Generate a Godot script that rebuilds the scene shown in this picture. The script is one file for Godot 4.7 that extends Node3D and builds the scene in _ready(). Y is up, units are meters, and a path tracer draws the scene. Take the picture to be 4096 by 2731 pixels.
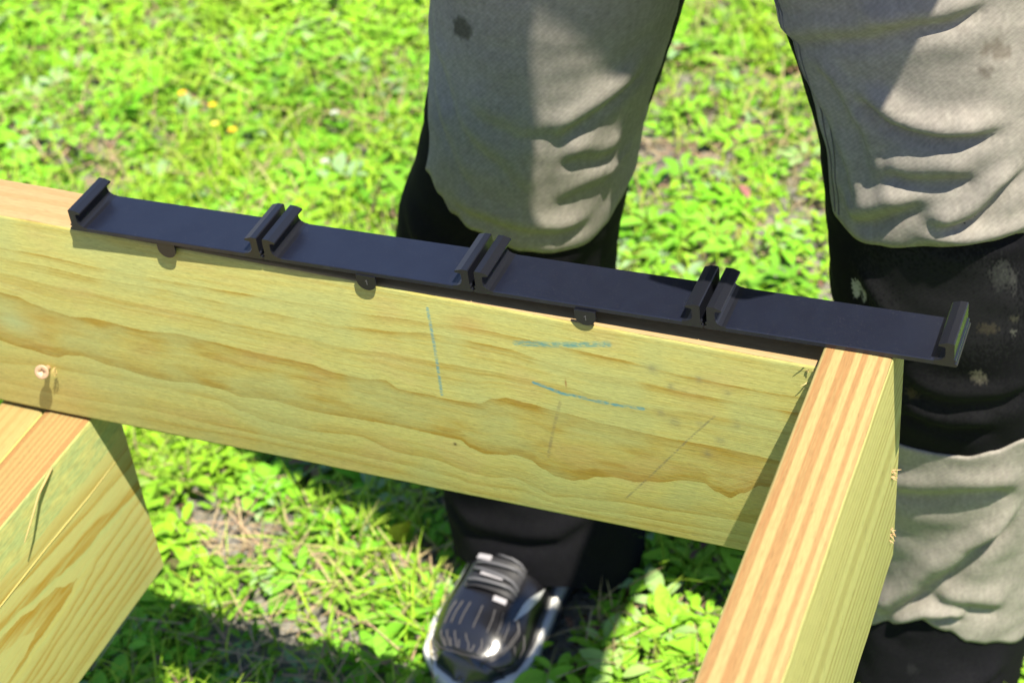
extends Node3D

# Lengths in metres. Parts are modelled in "frame" coordinates (origin at the top front
# corner of the rim board, x right, y up, z towards the photographer); GY lifts that to the world.
const GY := 0.60
var rng := RandomNumberGenerator.new()
var names := {}

# ------------------------------------------------------------------ naming helpers
func numbered(called: String) -> String:
	if not names.has(called):
		names[called] = 0
		return called
	names[called] += 1
	return "%s_%03d" % [called, names[called]]

func tag(o: Node, label: String, category: String, group := "") -> void:
	o.set_meta("label", label)
	o.set_meta("category", category)
	if group != "":
		o.set_meta("group", group)

func thing(called: String, label: String, category: String, base: Vector3, group := "") -> Node3D:
	var o := Node3D.new()
	o.name = numbered(called)
	add_child(o)
	o.position = base
	tag(o, label, category, group)
	return o

# a mesh modelled in frame coordinates, as a part of root (or of a part of root)
func part(called: String, mesh: Mesh, mat: Material, parent: Node3D, root: Node3D = null) -> MeshInstance3D:
	var o := MeshInstance3D.new()
	o.name = called
	o.mesh = mesh
	if mat:
		o.material_override = mat
	parent.add_child(o, true)
	if parent is MeshInstance3D:
		o.position = Vector3.ZERO
	else:
		o.position = Vector3(0, GY, 0) - parent.position
	return o

func kind(o: Node, k: String) -> void:
	o.set_meta("kind", k)

# ------------------------------------------------------------------ mesh helpers
func grid_mesh(nu: int, nv: int, f: Callable, flip := false) -> ArrayMesh:
	# f(i, j) -> [Vector3, Vector2 uv]
	var st := SurfaceTool.new()
	st.begin(Mesh.PRIMITIVE_TRIANGLES)
	st.set_smooth_group(0)
	for j in nv:
		for i in nu:
			var r: Array = f.call(i, j)
			st.set_uv(r[1])
			st.add_vertex(r[0])
	for j in nv - 1:
		for i in nu - 1:
			var a := j * nu + i
			var b := a + 1
			var c := a + nu
			var d := c + 1
			if flip:
				for k in [a, c, b, b, c, d]:
					st.add_index(k)
			else:
				for k in [a, b, c, b, d, c]:
					st.add_index(k)
	st.generate_normals()
	return st.commit()

func tube_into(st: SurfaceTool, pts: Array, r0: float, r1: float, n := 6) -> void:
	var rings := []
	for i in pts.size():
		var p: Vector3 = pts[i]
		var t: Vector3 = (pts[mini(i + 1, pts.size() - 1)] - pts[maxi(i - 1, 0)]).normalized()
		var u := t.cross(Vector3.UP if absf(t.y) < 0.9 else Vector3.RIGHT).normalized()
		var v := t.cross(u)
		var r := lerpf(r0, r1, float(i) / maxf(1.0, pts.size() - 1))
		var ring := []
		for k in n:
			var a := TAU * k / n
			ring.append(p + (u * cos(a) + v * sin(a)) * r)
		rings.append(ring)
	for i in rings.size() - 1:
		for k in n:
			var k2 := (k + 1) % n
			quad(st, rings[i][k], rings[i][k2], rings[i + 1][k2], rings[i + 1][k])
	for e in [0, rings.size() - 1]:
		for k in range(1, n - 1):
			if e == 0:
				tri(st, rings[e][0], rings[e][k], rings[e][k + 1])
			else:
				tri(st, rings[e][0], rings[e][k + 1], rings[e][k])

func tri(st: SurfaceTool, a: Vector3, b: Vector3, c: Vector3) -> void:
	st.add_vertex(a); st.add_vertex(b); st.add_vertex(c)

func quad(st: SurfaceTool, a: Vector3, b: Vector3, c: Vector3, d: Vector3) -> void:
	tri(st, a, b, c)
	tri(st, a, c, d)

func new_st(smooth := -1) -> SurfaceTool:
	var st := SurfaceTool.new()
	st.begin(Mesh.PRIMITIVE_TRIANGLES)
	st.set_smooth_group(smooth)
	return st

func done(st: SurfaceTool) -> ArrayMesh:
	st.index()
	st.generate_normals()
	return st.commit()

func lin(r: float, g: float, b: float) -> Color:
	return Color(r, g, b).linear_to_srgb()

func mat(c: Color, rough := 0.8, spec := 0.5) -> StandardMaterial3D:
	var m := StandardMaterial3D.new()
	m.albedo_color = c
	m.roughness = rough
	m.metallic_specular = spec
	return m

func noise(sd: int, freq: float, oct := 3) -> FastNoiseLite:
	var n := FastNoiseLite.new()
	n.seed = sd
	n.noise_type = FastNoiseLite.TYPE_SIMPLEX_SMOOTH
	n.frequency = freq
	n.fractal_type = FastNoiseLite.FRACTAL_FBM if oct > 1 else FastNoiseLite.FRACTAL_NONE
	n.fractal_octaves = oct
	return n

var lut := PackedByteArray()
func to8(v: float) -> int:
	return lut[clampi(int(v * 2047.0), 0, 2047)]

# paints a colour image and a height image; f(u, v) -> Color (linear rgb, a = height)
func painted(w: int, h: int, f: Callable) -> Array:
	var px := PackedByteArray()
	px.resize(w * h * 3)
	var hp := PackedByteArray()
	hp.resize(w * h)
	var k := 0
	for j in h:
		for i in w:
			var c: Color = f.call((i + 0.5) / w, (j + 0.5) / h)
			px[k * 3] = to8(c.r)
			px[k * 3 + 1] = to8(c.g)
			px[k * 3 + 2] = to8(c.b)
			hp[k] = clampi(int(c.a * 255.0), 0, 255)
			k += 1
	var a := Image.create_from_data(w, h, false, Image.FORMAT_RGB8, px)
	var b := Image.create_from_data(w, h, false, Image.FORMAT_L8, hp)
	return [ImageTexture.create_from_image(a), ImageTexture.create_from_image(b)]

func painted_mat(tex: Array, rough: float, bump: float) -> StandardMaterial3D:
	var m := StandardMaterial3D.new()
	m.albedo_texture = tex[0]
	m.roughness = rough
	m.metallic_specular = 0.35
	if bump > 0.0:
		m.heightmap_enabled = true
		m.heightmap_texture = tex[1]
		m.heightmap_scale = bump
	return m

# ------------------------------------------------------------------ the script proper
func _ready() -> void:
	for i in 2048:
		var l := i / 2047.0
		lut.append(clampi(int(255.0 * (12.92 * l if l <= 0.0031308 else 1.055 * pow(l, 1.0 / 2.4) - 0.055) + 0.5), 0, 255))
	rng.seed = 7
	setup_camera_and_light()
	build_ground()
	build_frame()
	build_clips()
	build_person()
	build_small_plants()

func setup_camera_and_light() -> void:
	var cam := Camera3D.new()
	cam.name = "camera"
	add_child(cam)
	cam.transform = Transform3D(
		Basis(Vector3(0.919732, -0.089154, -0.38229), Vector3(-0.176466, 0.776015, -0.605525), Vector3(0.350647, 0.624381, 0.697993)),
		Vector3(0.196952, 0.657067 + GY, 0.761557))
	cam.fov = 20.961
	cam.near = 0.05
	cam.far = 200.0
	var ca := CameraAttributesPhysical.new()
	ca.frustum_focal_length = 64.87
	ca.frustum_focus_distance = 1.06
	ca.frustum_near = 0.05
	ca.frustum_far = 200.0
	ca.exposure_aperture = 10.0
	cam.attributes = ca
	cam.current = true

	var we := WorldEnvironment.new()
	we.name = "environment"
	var e := Environment.new()
	e.background_mode = Environment.BG_SKY
	var sky := Sky.new()
	var sm := ProceduralSkyMaterial.new()
	sm.sky_top_color = Color(0.40, 0.52, 0.73)
	sm.sky_horizon_color = Color(0.78, 0.81, 0.86)
	sm.sky_curve = 0.16
	sm.ground_bottom_color = Color(0.30, 0.36, 0.20)
	sm.ground_horizon_color = Color(0.55, 0.58, 0.52)
	sm.sky_energy_multiplier = 1.0
	sm.sun_angle_max = 3.0
	sky.sky_material = sm
	e.sky = sky
	e.background_energy_multiplier = 0.66
	e.tonemap_mode = Environment.TONE_MAPPER_LINEAR
	e.tonemap_exposure = 2.1
	e.sdfgi_enabled = true
	e.ssao_enabled = true
	e.ssil_enabled = true
	we.environment = e
	add_child(we)

	var sun := DirectionalLight3D.new()
	sun.name = "sun"
	sun.light_energy = 1.6
	sun.light_color = Color(1.0, 0.965, 0.90)
	sun.light_angular_distance = 0.5
	sun.shadow_enabled = true
	add_child(sun)
	sun.look_at_from_position(Vector3(0.363, 1.0, 0.242) * 10.0, Vector3.ZERO, Vector3.UP)

# ------------------------------------------------------------------ ground and ground cover
func hills(x: float, z: float) -> float:
	return 0.012 * sin(x * 5.1 + 0.7) * cos(z * 4.3) + 0.006 * sin(x * 13.0 + z * 9.0)

var cover_noise: FastNoiseLite
func bare(x: float, z: float) -> float:
	# 1 where the soil shows through
	var v := cover_noise.get_noise_2d(x, z)
	var b := 0.8 * smoothstep(0.46, 0.62, v)
	b = maxf(b, 1.0 - smoothstep(0.015, 0.085, Vector2(x + 0.545, (z + 0.185) * 0.8).length()))
	b = maxf(b, 0.7 * (1.0 - smoothstep(0.02, 0.07, Vector2(x + 0.50, z + 0.16).length())))
	b = maxf(b, 0.5 * (1.0 - smoothstep(0.0, 0.06, Vector2(x + 0.13, z + 0.86).length())))
	return b

func build_ground() -> void:
	cover_noise = noise(21, 2.3, 3)
	var n1 := noise(3, 9.0, 4)
	var n2 := noise(4, 55.0, 3)
	var tex := painted(512, 512, func(u: float, v: float) -> Color:
		var a := n1.get_noise_2d(u, v) * 0.5 + 0.5
		var b := n2.get_noise_2d(u, v) * 0.5 + 0.5
		var c := Color(0.13, 0.115, 0.09).lerp(Color(0.25, 0.235, 0.20), clampf(a * 0.6 + b * 0.55, 0, 1))
		c.a = a * 0.5 + b * 0.5
		return c)
	var m := painted_mat(tex, 0.95, 1.2)
	m.uv1_triplanar = true
	m.uv1_world_triplanar = true
	m.uv1_scale = Vector3(1.7, 1.7, 1.7)
	# finely stepped near the frame, coarse out to the horizon
	var xs := []
	var steps := [-90.0, -40.0, -20.0, -10.0, -6.0, -4.0]
	for s in steps: xs.append(s)
	for i in 61: xs.append(-3.0 + i * 0.1)
	for i in steps.size(): xs.append(-steps[steps.size() - 1 - i])
	var nn := xs.size()
	var g := grid_mesh(nn, nn, func(i: int, j: int) -> Array:
		var x: float = xs[i]
		var z: float = xs[j] - 0.6
		var near := 1.0 - smoothstep(2.5, 4.0, maxf(absf(x), absf(z + 0.6)))
		return [Vector3(x, (hills(x, z) + 0.01 * n1.get_noise_2d(x * 0.5, z * 0.5)) * near, z), Vector2(x, z)], false)
	var o := MeshInstance3D.new()
	o.name = "ground"
	o.mesh = g
	o.material_override = m
	add_child(o)
	kind(o, "structure")

	scatter("broad_leaf_cover", leaf_plant(0), 22000, 0, "low broad-leaved weeds covering the lawn round the frame")
	scatter("small_leaf_cover", leaf_plant(1), 24000, 1, "small oval-leaved weeds growing through the lawn")
	scatter("grass_blades", grass_tuft(), 10000, 2, "thin green grass blades standing between the weeds")
	scatter("dry_grass", dry_tuft(), 6000, 3, "pale dry grass clippings lying on the soil")

func leaf_into(st: SurfaceTool, base: Vector3, dir: Vector3, length: float, width: float, curl: float, tint: Color, lobed := false) -> void:
	# a leaf of 6 x 3 points, folded along the midrib and curling down at its tip
	var side := Vector3(-dir.z, 0, dir.x).normalized()
	var up := side.cross(dir).normalized()
	if up.y < 0: up = -up
	var rows := []
	for i in 6:
		var t := i / 5.0
		var w := width * 0.5 * pow(sin(PI * clampf(0.04 + t * 0.95, 0, 1)), 0.7)
		if lobed: w *= 1.0 + 0.35 * sin(t * 16.0)
		var p := base + dir * (length * t) + up * (length * (0.25 * t - curl * t * t))
		rows.append([p - side * w + up * w * 0.35, p, p + side * w + up * w * 0.35])
	for i in 5:
		var t := i / 5.0
		for k in 2:
			st.set_color(tint.lerp(tint * Color(1.25, 1.12, 1.3), t * 0.5) * (1.0 if k == 0 else 0.93))
			quad(st, rows[i][k], rows[i + 1][k], rows[i + 1][k + 1], rows[i][k + 1])

func leaf_plant(style: int) -> ArrayMesh:
	var st := new_st(0)
	var r := RandomNumberGenerator.new()
	r.seed = 40 + style
	if style == 0:
		for i in 5:
			var a := TAU * i / 5.0 + r.randf_range(-0.5, 0.5)
			var d := Vector3(cos(a), r.randf_range(-0.05, 0.45), sin(a)).normalized()
			var l := r.randf_range(0.020, 0.044)
			leaf_into(st, Vector3(cos(a) * 0.006, r.randf_range(0.006, 0.022), sin(a) * 0.006), d, l, l * r.randf_range(0.36, 0.6), r.randf_range(0.15, 0.45), Color(1, 1, 1) * r.randf_range(0.8, 1.15), i == 2)
	else:
		for i in 9:
			var a := r.randf() * TAU
			var o := Vector3(r.randf_range(-0.026, 0.026), r.randf_range(0.004, 0.026), r.randf_range(-0.026, 0.026))
			var d := Vector3(cos(a), r.randf_range(-0.2, 0.4), sin(a)).normalized()
			var l := r.randf_range(0.010, 0.024)
			leaf_into(st, o, d, l, l * r.randf_range(0.35, 0.65), r.randf_range(0.1, 0.4), Color(1, 1, 1) * r.randf_range(0.75, 1.15))
	return done(st)

func blade_into(st: SurfaceTool, base: Vector3, lean: Vector3, h: float, w: float) -> void:
	var side := Vector3(-lean.z, 0, lean.x).normalized() * w * 0.5
	var last := base
	for i in 4:
		var t0 := i / 4.0
		var t1 := (i + 1) / 4.0
		var p0 := last
		var p1 := base + lean * h * t1 * t1 + Vector3.UP * h * (t1 - 0.35 * t1 * t1)
		var s0 := side * (1.0 - t0 * t0)
		var s1 := side * (1.0 - t1 * t1)
		quad(st, p0 - s0, p1 - s1, p1 + s1, p0 + s0)
		last = p1

func grass_tuft() -> ArrayMesh:
	var st := new_st(0)
	var r := RandomNumberGenerator.new()
	r.seed = 50
	for i in 8:
		var a := r.randf() * TAU
		st.set_color(Color(1, 1, 1) * r.randf_range(0.75, 1.15))
		blade_into(st, Vector3(r.randf_range(-0.025, 0.025), 0, r.randf_range(-0.025, 0.025)), Vector3(cos(a), 0, sin(a)) * r.randf_range(0.5, 1.6), r.randf_range(0.026, 0.062), r.randf_range(0.0016, 0.0032))
	return done(st)

func dry_tuft() -> ArrayMesh:
	var st := new_st(0)
	var r := RandomNumberGenerator.new()
	r.seed = 60
	for i in 5:
		var a := r.randf() * TAU
		var d := Vector3(cos(a), r.randf_range(-0.1, 0.25), sin(a))
		var p := Vector3(r.randf_range(-0.02, 0.02), r.randf_range(0.003, 0.012), r.randf_range(-0.02, 0.02))
		var s := Vector3(-d.z, 0, d.x) * r.randf_range(0.0006, 0.0014)
		var l := r.randf_range(0.025, 0.06)
		st.set_color(Color(1, 1, 1) * r.randf_range(0.7, 1.15))
		quad(st, p - s, p + d * l - s * 0.5 + Vector3(0, 0.002, 0), p + d * l + s * 0.5 + Vector3(0, 0.002, 0), p + s)
	return done(st)

func scatter(called: String, mesh: ArrayMesh, count: int, style: int, label: String) -> void:
	var r := RandomNumberGenerator.new()
	r.seed = 100 + style
	var m := StandardMaterial3D.new()
	m.vertex_color_use_as_albedo = true
	m.albedo_color = Color(1, 1, 1)
	m.roughness = 0.75
	m.metallic_specular = 0.2
	m.cull_mode = BaseMaterial3D.CULL_DISABLED
	m.backlight_enabled = style != 3
	m.backlight = Color(0.62, 0.62, 0.42)
	var mm := MultiMesh.new()
	mm.transform_format = MultiMesh.TRANSFORM_3D
	mm.use_colors = true
	mm.mesh = mesh
	var xf := []
	var cs := []
	var tone := noise(70 + style, 1.6, 3)
	var fine := noise(80 + style, 7.0, 2)
	var tries := 0
	while xf.size() < count and tries < count * 6:
		tries += 1
		# denser where the photograph looks, thinning out behind
		var x := r.randf_range(-2.5, 1.0)
		var z := r.randf_range(-2.6, 0.5)
		var b := bare(x, z)
		if style != 3 and r.randf() < b * 0.93: continue
		if style == 3 and r.randf() > 0.45 + b: continue
		var f := fine.get_noise_2d(x, z)
		if style == 0 and f < -0.25 and r.randf() < 0.6: continue
		var lawn := exp(-(Vector2(x + 0.32, (z + 1.0) * 0.7) / 0.33).length_squared())
		if style < 2 and r.randf() < lawn * 0.6: continue
		if style == 1 and f > 0.25 and r.randf() < 0.6: continue
		# not inside the shoes
		if Vector2((x + 0.341) / 0.066, (z + 0.31) / 0.19).length() < 1.0: continue
		if Vector2((x + 0.31) / 0.06, (z + 0.07) / 0.10).length() < 1.0 and style != 1: continue
		var s := r.randf_range(0.42, 0.95) if style < 2 else r.randf_range(0.6, 1.3)
		var bs := Basis(Vector3.UP, r.randf() * TAU).rotated(Vector3(1, 0, 0), r.randf_range(-0.35, 0.35)).rotated(Vector3(0, 0, 1), r.randf_range(-0.35, 0.35)).scaled(Vector3(s, s, s))
		var y := hills(x, z) + r.randf_range(-0.006, 0.008) if style < 2 else r.randf_range(0.0, 0.014)
		xf.append(Transform3D(bs, Vector3(x, y, z)))
		var k := r.randf()
		var n := tone.get_noise_2d(x, z)
		var c: Color
		match style:
			0:
				c = Color(0.17, 0.48, 0.022).lerp(Color(0.30, 0.64, 0.07), k)
				if k > 0.84: c = Color(0.30, 0.46, 0.22)
			1:
				c = Color(0.21, 0.51, 0.025).lerp(Color(0.35, 0.64, 0.07), k)
				if k > 0.93: c = Color(0.22, 0.13, 0.08)
			2:
				c = Color(0.30, 0.56, 0.025).lerp(Color(0.48, 0.62, 0.09), k)
				if k > 0.85: c = Color(0.48, 0.40, 0.20)
			_:
				c = Color(0.50, 0.40, 0.22).lerp(Color(0.34, 0.22, 0.14), k)
		if style < 3:
			c = c.lerp(Color(0.34, 0.54, 0.03), clampf(n * 1.5, 0, 0.6))
			c = c.lerp(Color(0.10, 0.27, 0.03), clampf(fine.get_noise_2d(z * 0.6, x * 0.6) * 1.2 - 0.15, 0, 0.4))
			c *= 1.0 - clampf(-n * 0.7, 0, 0.3)
		c.a = 1.0
		cs.append(c)
	mm.instance_count = xf.size()
	for i in xf.size():
		mm.set_instance_transform(i, xf[i])
		mm.set_instance_color(i, cs[i])
	var o := MultiMeshInstance3D.new()
	o.name = called
	o.multimesh = mm
	o.material_override = m
	add_child(o)
	kind(o, "stuff")
	tag(o, label, "grass" if style > 1 else "weeds")

# ------------------------------------------------------------------ timber
const RIM_LINES := {
	"a": [-700, 166, -518, 160, -483, 168, -442, 171, -401, 164, -349, 158, -298, 153, -248, 134, -211, 118, -164, 122, -120, 134, -76, 155, -33, 158, 0, 150],
	"b": [-700, 210, -557, 212, -521, 214, -486, 225, -430, 218, -390, 225, -313, 234, -275, 212, -236, 180, -188, 186, -166, 210, -143, 229, -109, 222, -76, 233, 0, 228],
	"c": [-700, 285, -561, 289, -514, 305, -490, 302, -462, 312, -407, 314, -387, 320, -328, 326, -303, 336, -263, 318, -191, 316, -155, 317, -133, 336, -110, 346, -66, 321, 0, 322],
	"d": [-700, 370, -567, 393, -552, 398, -539, 423, -525, 439, -511, 449, -490, 436, -454, 449, -425, 432, -398, 439, -370, 449, -332, 454, -313, 474, -294, 478, -277, 463, -267, 493, -226, 495, -213, 489, -202, 450, -192, 431, -181, 436, -159, 449, -128, 468, -94, 477, -61, 473, 0, 486],
	"e": [-700, 600, -581, 654, -557, 672, -532, 687, -521, 662, -510, 652, -485, 676, -457, 695, -442, 695, -421, 678, -400, 683, -387, 702, -366, 688, -333, 705, -273, 692, -229, 700, -222, 732, -213, 748, -201, 737, -191, 721, -182, 731, -173, 768, -165, 793, -155, 799, -147, 782, -137, 751, -125, 736, -113, 740, -102, 720, -78, 676, -69, 670, -61, 704, -53, 723, -45, 684, -34, 628, 0, 590],
	"f": [-700, 790, -587, 781, -540, 750, -451, 741, -405, 745, -389, 779, -370, 808, -343, 817, -302, 790, -275, 836, -249, 834, -224, 867, -212, 871, -193, 848, -180, 876, -169, 907, -150, 885, -114, 862, -45, 836, 0, 820],
	"g": [-700, 895, -593, 889, -547, 896, -457, 880, -414, 890, -331, 898, -276, 897, -238, 909, -225, 928, -188, 916, -172, 941, -151, 945, -115, 926, -51, 914, 0, 905],
	"h": [-700, 966, -549, 945, -459, 942, -387, 930, -306, 940, -252, 958, -226, 974, -151, 970, -57, 954, 0, 950],
}

func line_at(l: Array, x: float) -> float:
	var k := 0
	while k < l.size() - 4 and x > l[k + 2]:
		k += 2
	var t := clampf((x - l[k]) / float(l[k + 2] - l[k]), 0, 1)
	t = t * t * (3 - 2 * t)
	return lerpf(l[k + 1], l[k + 3], t) / 1000.0

func seg_dist(p: Vector2, a: Vector2, b: Vector2) -> float:
	var d := b - a
	return (p - a - d * clampf((p - a).dot(d) / d.length_squared(), 0, 1)).length()

func stroke(p: Vector2, pts: Array) -> float:
	var m := 1e9
	for i in pts.size() - 1:
		m = minf(m, seg_dist(p, pts[i], pts[i + 1]))
	return m

var wood_light := Color(0.480, 0.468, 0.148)
var wood_dark := Color(0.325, 0.225, 0.034)

func rim_front_texture() -> Array:
	var w := 1792
	var h := 440
	var keys := ["a", "b", "c", "d", "e", "f", "g", "h"]
	var n1 := noise(11, 1.0, 3)
	var n2 := noise(12, 1.0, 2)
	var n3 := noise(13, 1.0, 3)
	var px := PackedByteArray()
	px.resize(w * h * 3)
	var hp := PackedByteArray()
	hp.resize(w * h)
	var smudge := [Vector3(-98, 24, 3.4), Vector3(-87, 35, 2.6), Vector3(-70, 25, 2.6), Vector3(-53, 32, 2.8), Vector3(-70, 60, 2.4), Vector3(-58, 69, 3.6), Vector3(-66, 82, 3.2), Vector3(-94, 57, 3.0), Vector3(-48, 55, 2.6), Vector3(-86, 62, 4.0)]
	var blue_a := [Vector2(-239.2, 10), Vector2(-237.8, 40), Vector2(-237.4, 77)]
	var blue_b := [Vector2(-183, 24), Vector2(-153, 18.6), Vector2(-124, 11.4)]
	var blue_c := [Vector2(-174, 52.4), Vector2(-156, 56.5), Vector2(-138.7, 57.2), Vector2(-121.6, 57.6), Vector2(-105, 56.5)]
	var pencil_a := [Vector2(-157.7, 64), Vector2(-164.4, 89), Vector2(-169.2, 111)]
	var pencil_b := [Vector2(-61, 51), Vector2(-78.4, 74.6), Vector2(-101, 107.7), Vector2(-120, 134)]
	for i in w:
		var xm := -700.0 + 700.0 * (i + 0.5) / w
		var hm := (0.15764 + 0.01365 * -xm / 1000.0) * 1000.0
		var ys := [0.0]
		for k in keys:
			ys.append(line_at(RIM_LINES[k], xm))
		ys.append(1.0)
		var zone := 0
		for j in h:
			var v := (j + 0.5) / h
			while zone < ys.size() - 2 and v > ys[zone + 1]:
				zone += 1
			var y0: float = ys[zone]
			var y1: float = ys[zone + 1]
			var p := (v - y0) / (y1 - y0)
			var ring := zone + p
			var mm := v * hm
			var streak := n1.get_noise_2d(xm * 0.006, ring * 6.5)
			var fine := n2.get_noise_2d(xm * 0.035, mm * 1.9 + ring * 2.0)
			var pore := n2.get_noise_2d(xm * 0.11 + 300.0, mm * 3.6)
			var big := n3.get_noise_2d(xm * 0.011, mm * 0.02)
			var dark := 0.0
			if zone < 3:
				dark = (pow(1.0 - p, 4.0) * 0.45 + pow(1.0 - p, 1.6) * 0.28) * (0.6 + 0.8 * smoothstep(-0.4, 0.4, big))
				if zone == 0: dark *= 0.4
			elif zone == 3:
				dark = pow(1.0 - p, 1.6) * 0.5
			elif zone == 4:
				dark = exp(-p * 6.0) * 0.82 + exp(-(1.0 - p) * 5.5) * 0.82 + 0.18 + 0.25 * smoothstep(-0.1, 0.5, n3.get_noise_2d(xm * 0.02 + 77.0, mm * 0.09))
				dark += 0.25 * clampf(big, 0, 1)
			else:
				dark = pow(p, 1.7) * (0.62 if zone < 7 else 0.75)
				if zone == 8: dark = 0.45 - 0.35 * p
			dark += streak * (0.46 if zone < 4 else 0.32) + fine * 0.20
			dark = clampf(dark, 0, 1)
			var c := wood_light.lerp(wood_dark, dark)
			# warmer and greener drifts of the treatment
			c = c.lerp(Color(0.465, 0.352, 0.141), clampf(big * 0.7 - 0.12, 0, 0.25))
			c = c.lerp(Color(0.373, 0.423, 0.169), clampf(-big * 0.9 + 0.06, 0, 0.4))
			if xm < -350: c = c.lerp(Color(0.507, 0.430, 0.141), smoothstep(-350, -620, xm) * smoothstep(0.6, 0.95, v) * 0.6)
			c *= 1.0 + fine * 0.10 + streak * 0.06 - 0.17 * smoothstep(0.24, 0.55, pore) + 0.16 * smoothstep(0.24, 0.55, -pore)
			var P := Vector2(xm, mm)
			# warm patch under the second clip, green stain at the left
			c = c.lerp(Color(0.423, 0.261, 0.085), 0.45 * exp(-Vector2((xm + 214) / 12.0, (mm - 17) / 7.0).length_squared()))
			c = c.lerp(Color(0.366, 0.493, 0.254), 0.55 * exp(-Vector2((xm + 560) / 16.0, (mm - 88) / 9.0).length_squared()))
			c = c.lerp(Color(0.387, 0.268, 0.056), 0.5 * exp(-Vector2((xm + 530) / 26.0, (mm - 82) / 7.0).length_squared()))
			if xm > -260 and xm < -20:
				var rough := smoothstep(0.18, 0.62, 0.52 + n2.get_noise_2d(xm * 0.16, mm * 2.6) * 0.9 + n1.get_noise_2d(xm * 0.03, mm * 0.12) * 0.35)
				var blue := Color(0.075, 0.27, 0.31)
				if xm < -225:
					var q := stroke(P, blue_a)
					c = c.lerp(blue, (1.0 - smoothstep(0.5, 1.5, q)) * rough * 0.75)
				if xm > -190 and xm < -115 and mm < 40:
					c = c.lerp(Color(0.10, 0.28, 0.25), (1.0 - smoothstep(0.9, 3.0, stroke(P, blue_b))) * rough * 0.85)
				if xm > -180 and xm < -100 and mm > 40 and mm < 70:
					var q2 := stroke(P, blue_c)
					c = c.lerp(blue, (1.0 - smoothstep(0.5, 1.7, q2)) * rough * 0.9)
				if xm > -175 and xm < -150 and mm > 44:
					c = c.lerp(Color(0.176, 0.155, 0.085), (1.0 - smoothstep(0.4, 1.6, stroke(P, pencil_a))) * rough * 0.5)
				if xm > -125 and mm > 45:
					c = c.lerp(Color(0.155, 0.148, 0.092), (1.0 - smoothstep(0.3, 0.9, stroke(P, pencil_b))) * rough * 0.6)
				if xm > -110 and mm < 95:
					for s in smudge:
						c = c.lerp(Color(0.190, 0.190, 0.106), 0.55 * (0.35 + 0.65 * rough) * exp(-Vector2((xm - s.x) / s.z, (mm - s.y) / s.z).length_squared()))
			c = c.lerp(Color(0.070, 0.042, 0.021), exp(-Vector2((xm + 232.8) / 1.3, (mm - 117) / 1.2).length_squared()))
			c = c.lerp(Color(0.282, 0.127, 0.042), 0.8 * exp(-Vector2((xm + 153) / 0.6, (mm - 48) / 3.0).length_squared()))
			var k3 := (j * w + i) * 3
			px[k3] = to8(c.r)
			px[k3 + 1] = to8(c.g)
			px[k3 + 2] = to8(c.b)
			hp[j * w + i] = clampi(int(128.0 + fine * 120.0 + dark * 40.0 + streak * 40.0), 0, 255)
	return [ImageTexture.create_from_image(Image.create_from_data(w, h, false, Image.FORMAT_RGB8, px)), ImageTexture.create_from_image(Image.create_from_data(w, h, false, Image.FORMAT_L8, hp))]

# a face of straight-grained timber: bands = [from, to, strength] across the width
func striped(sd: int, w: int, h: int, light: Color, dark: Color, bands: Array, length: float, wander: float) -> Array:
	var n1 := noise(sd, 1.0, 2)
	var n2 := noise(sd + 1, 1.0, 2)
	var prof := PackedFloat32Array()
	for i in 1025:
		var q := i / 1024.0 * 1.2 - 0.1
		var m := 0.0
		for b in bands:
			m = maxf(m, b[2] * smoothstep(b[0] - 0.012, b[0] + 0.012, q) * (1.0 - smoothstep(b[1] - 0.018, b[1] + 0.012, q)))
		prof.append(m)
	return painted(w, h, func(u: float, v: float) -> Color:
		var x := u * length
		var vv := v + wander * n1.get_noise_2d(x * 1.3, 0.5) + wander * 0.35 * n1.get_noise_2d(x * 4.0, v * 3.0)
		var d := prof[clampi(int((vv + 0.1) / 1.2 * 1024.0), 0, 1024)]
		var f := n2.get_noise_2d(x * 12.0, v * 60.0)
		var g := n2.get_noise_2d(x * 90.0, v * 160.0)
		d = clampf(d * (0.9 + f * 0.35) + f * 0.08, 0, 1)
		var c := light.lerp(dark, d) * (1.0 + g * 0.15 + f * 0.07 - 0.12 * smoothstep(0.42, 0.7, n1.get_noise_2d(x * 60.0, v * 14.0)))
		c.a = 0.5 + g * 0.35 + d * 0.1
		return c)

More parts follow.
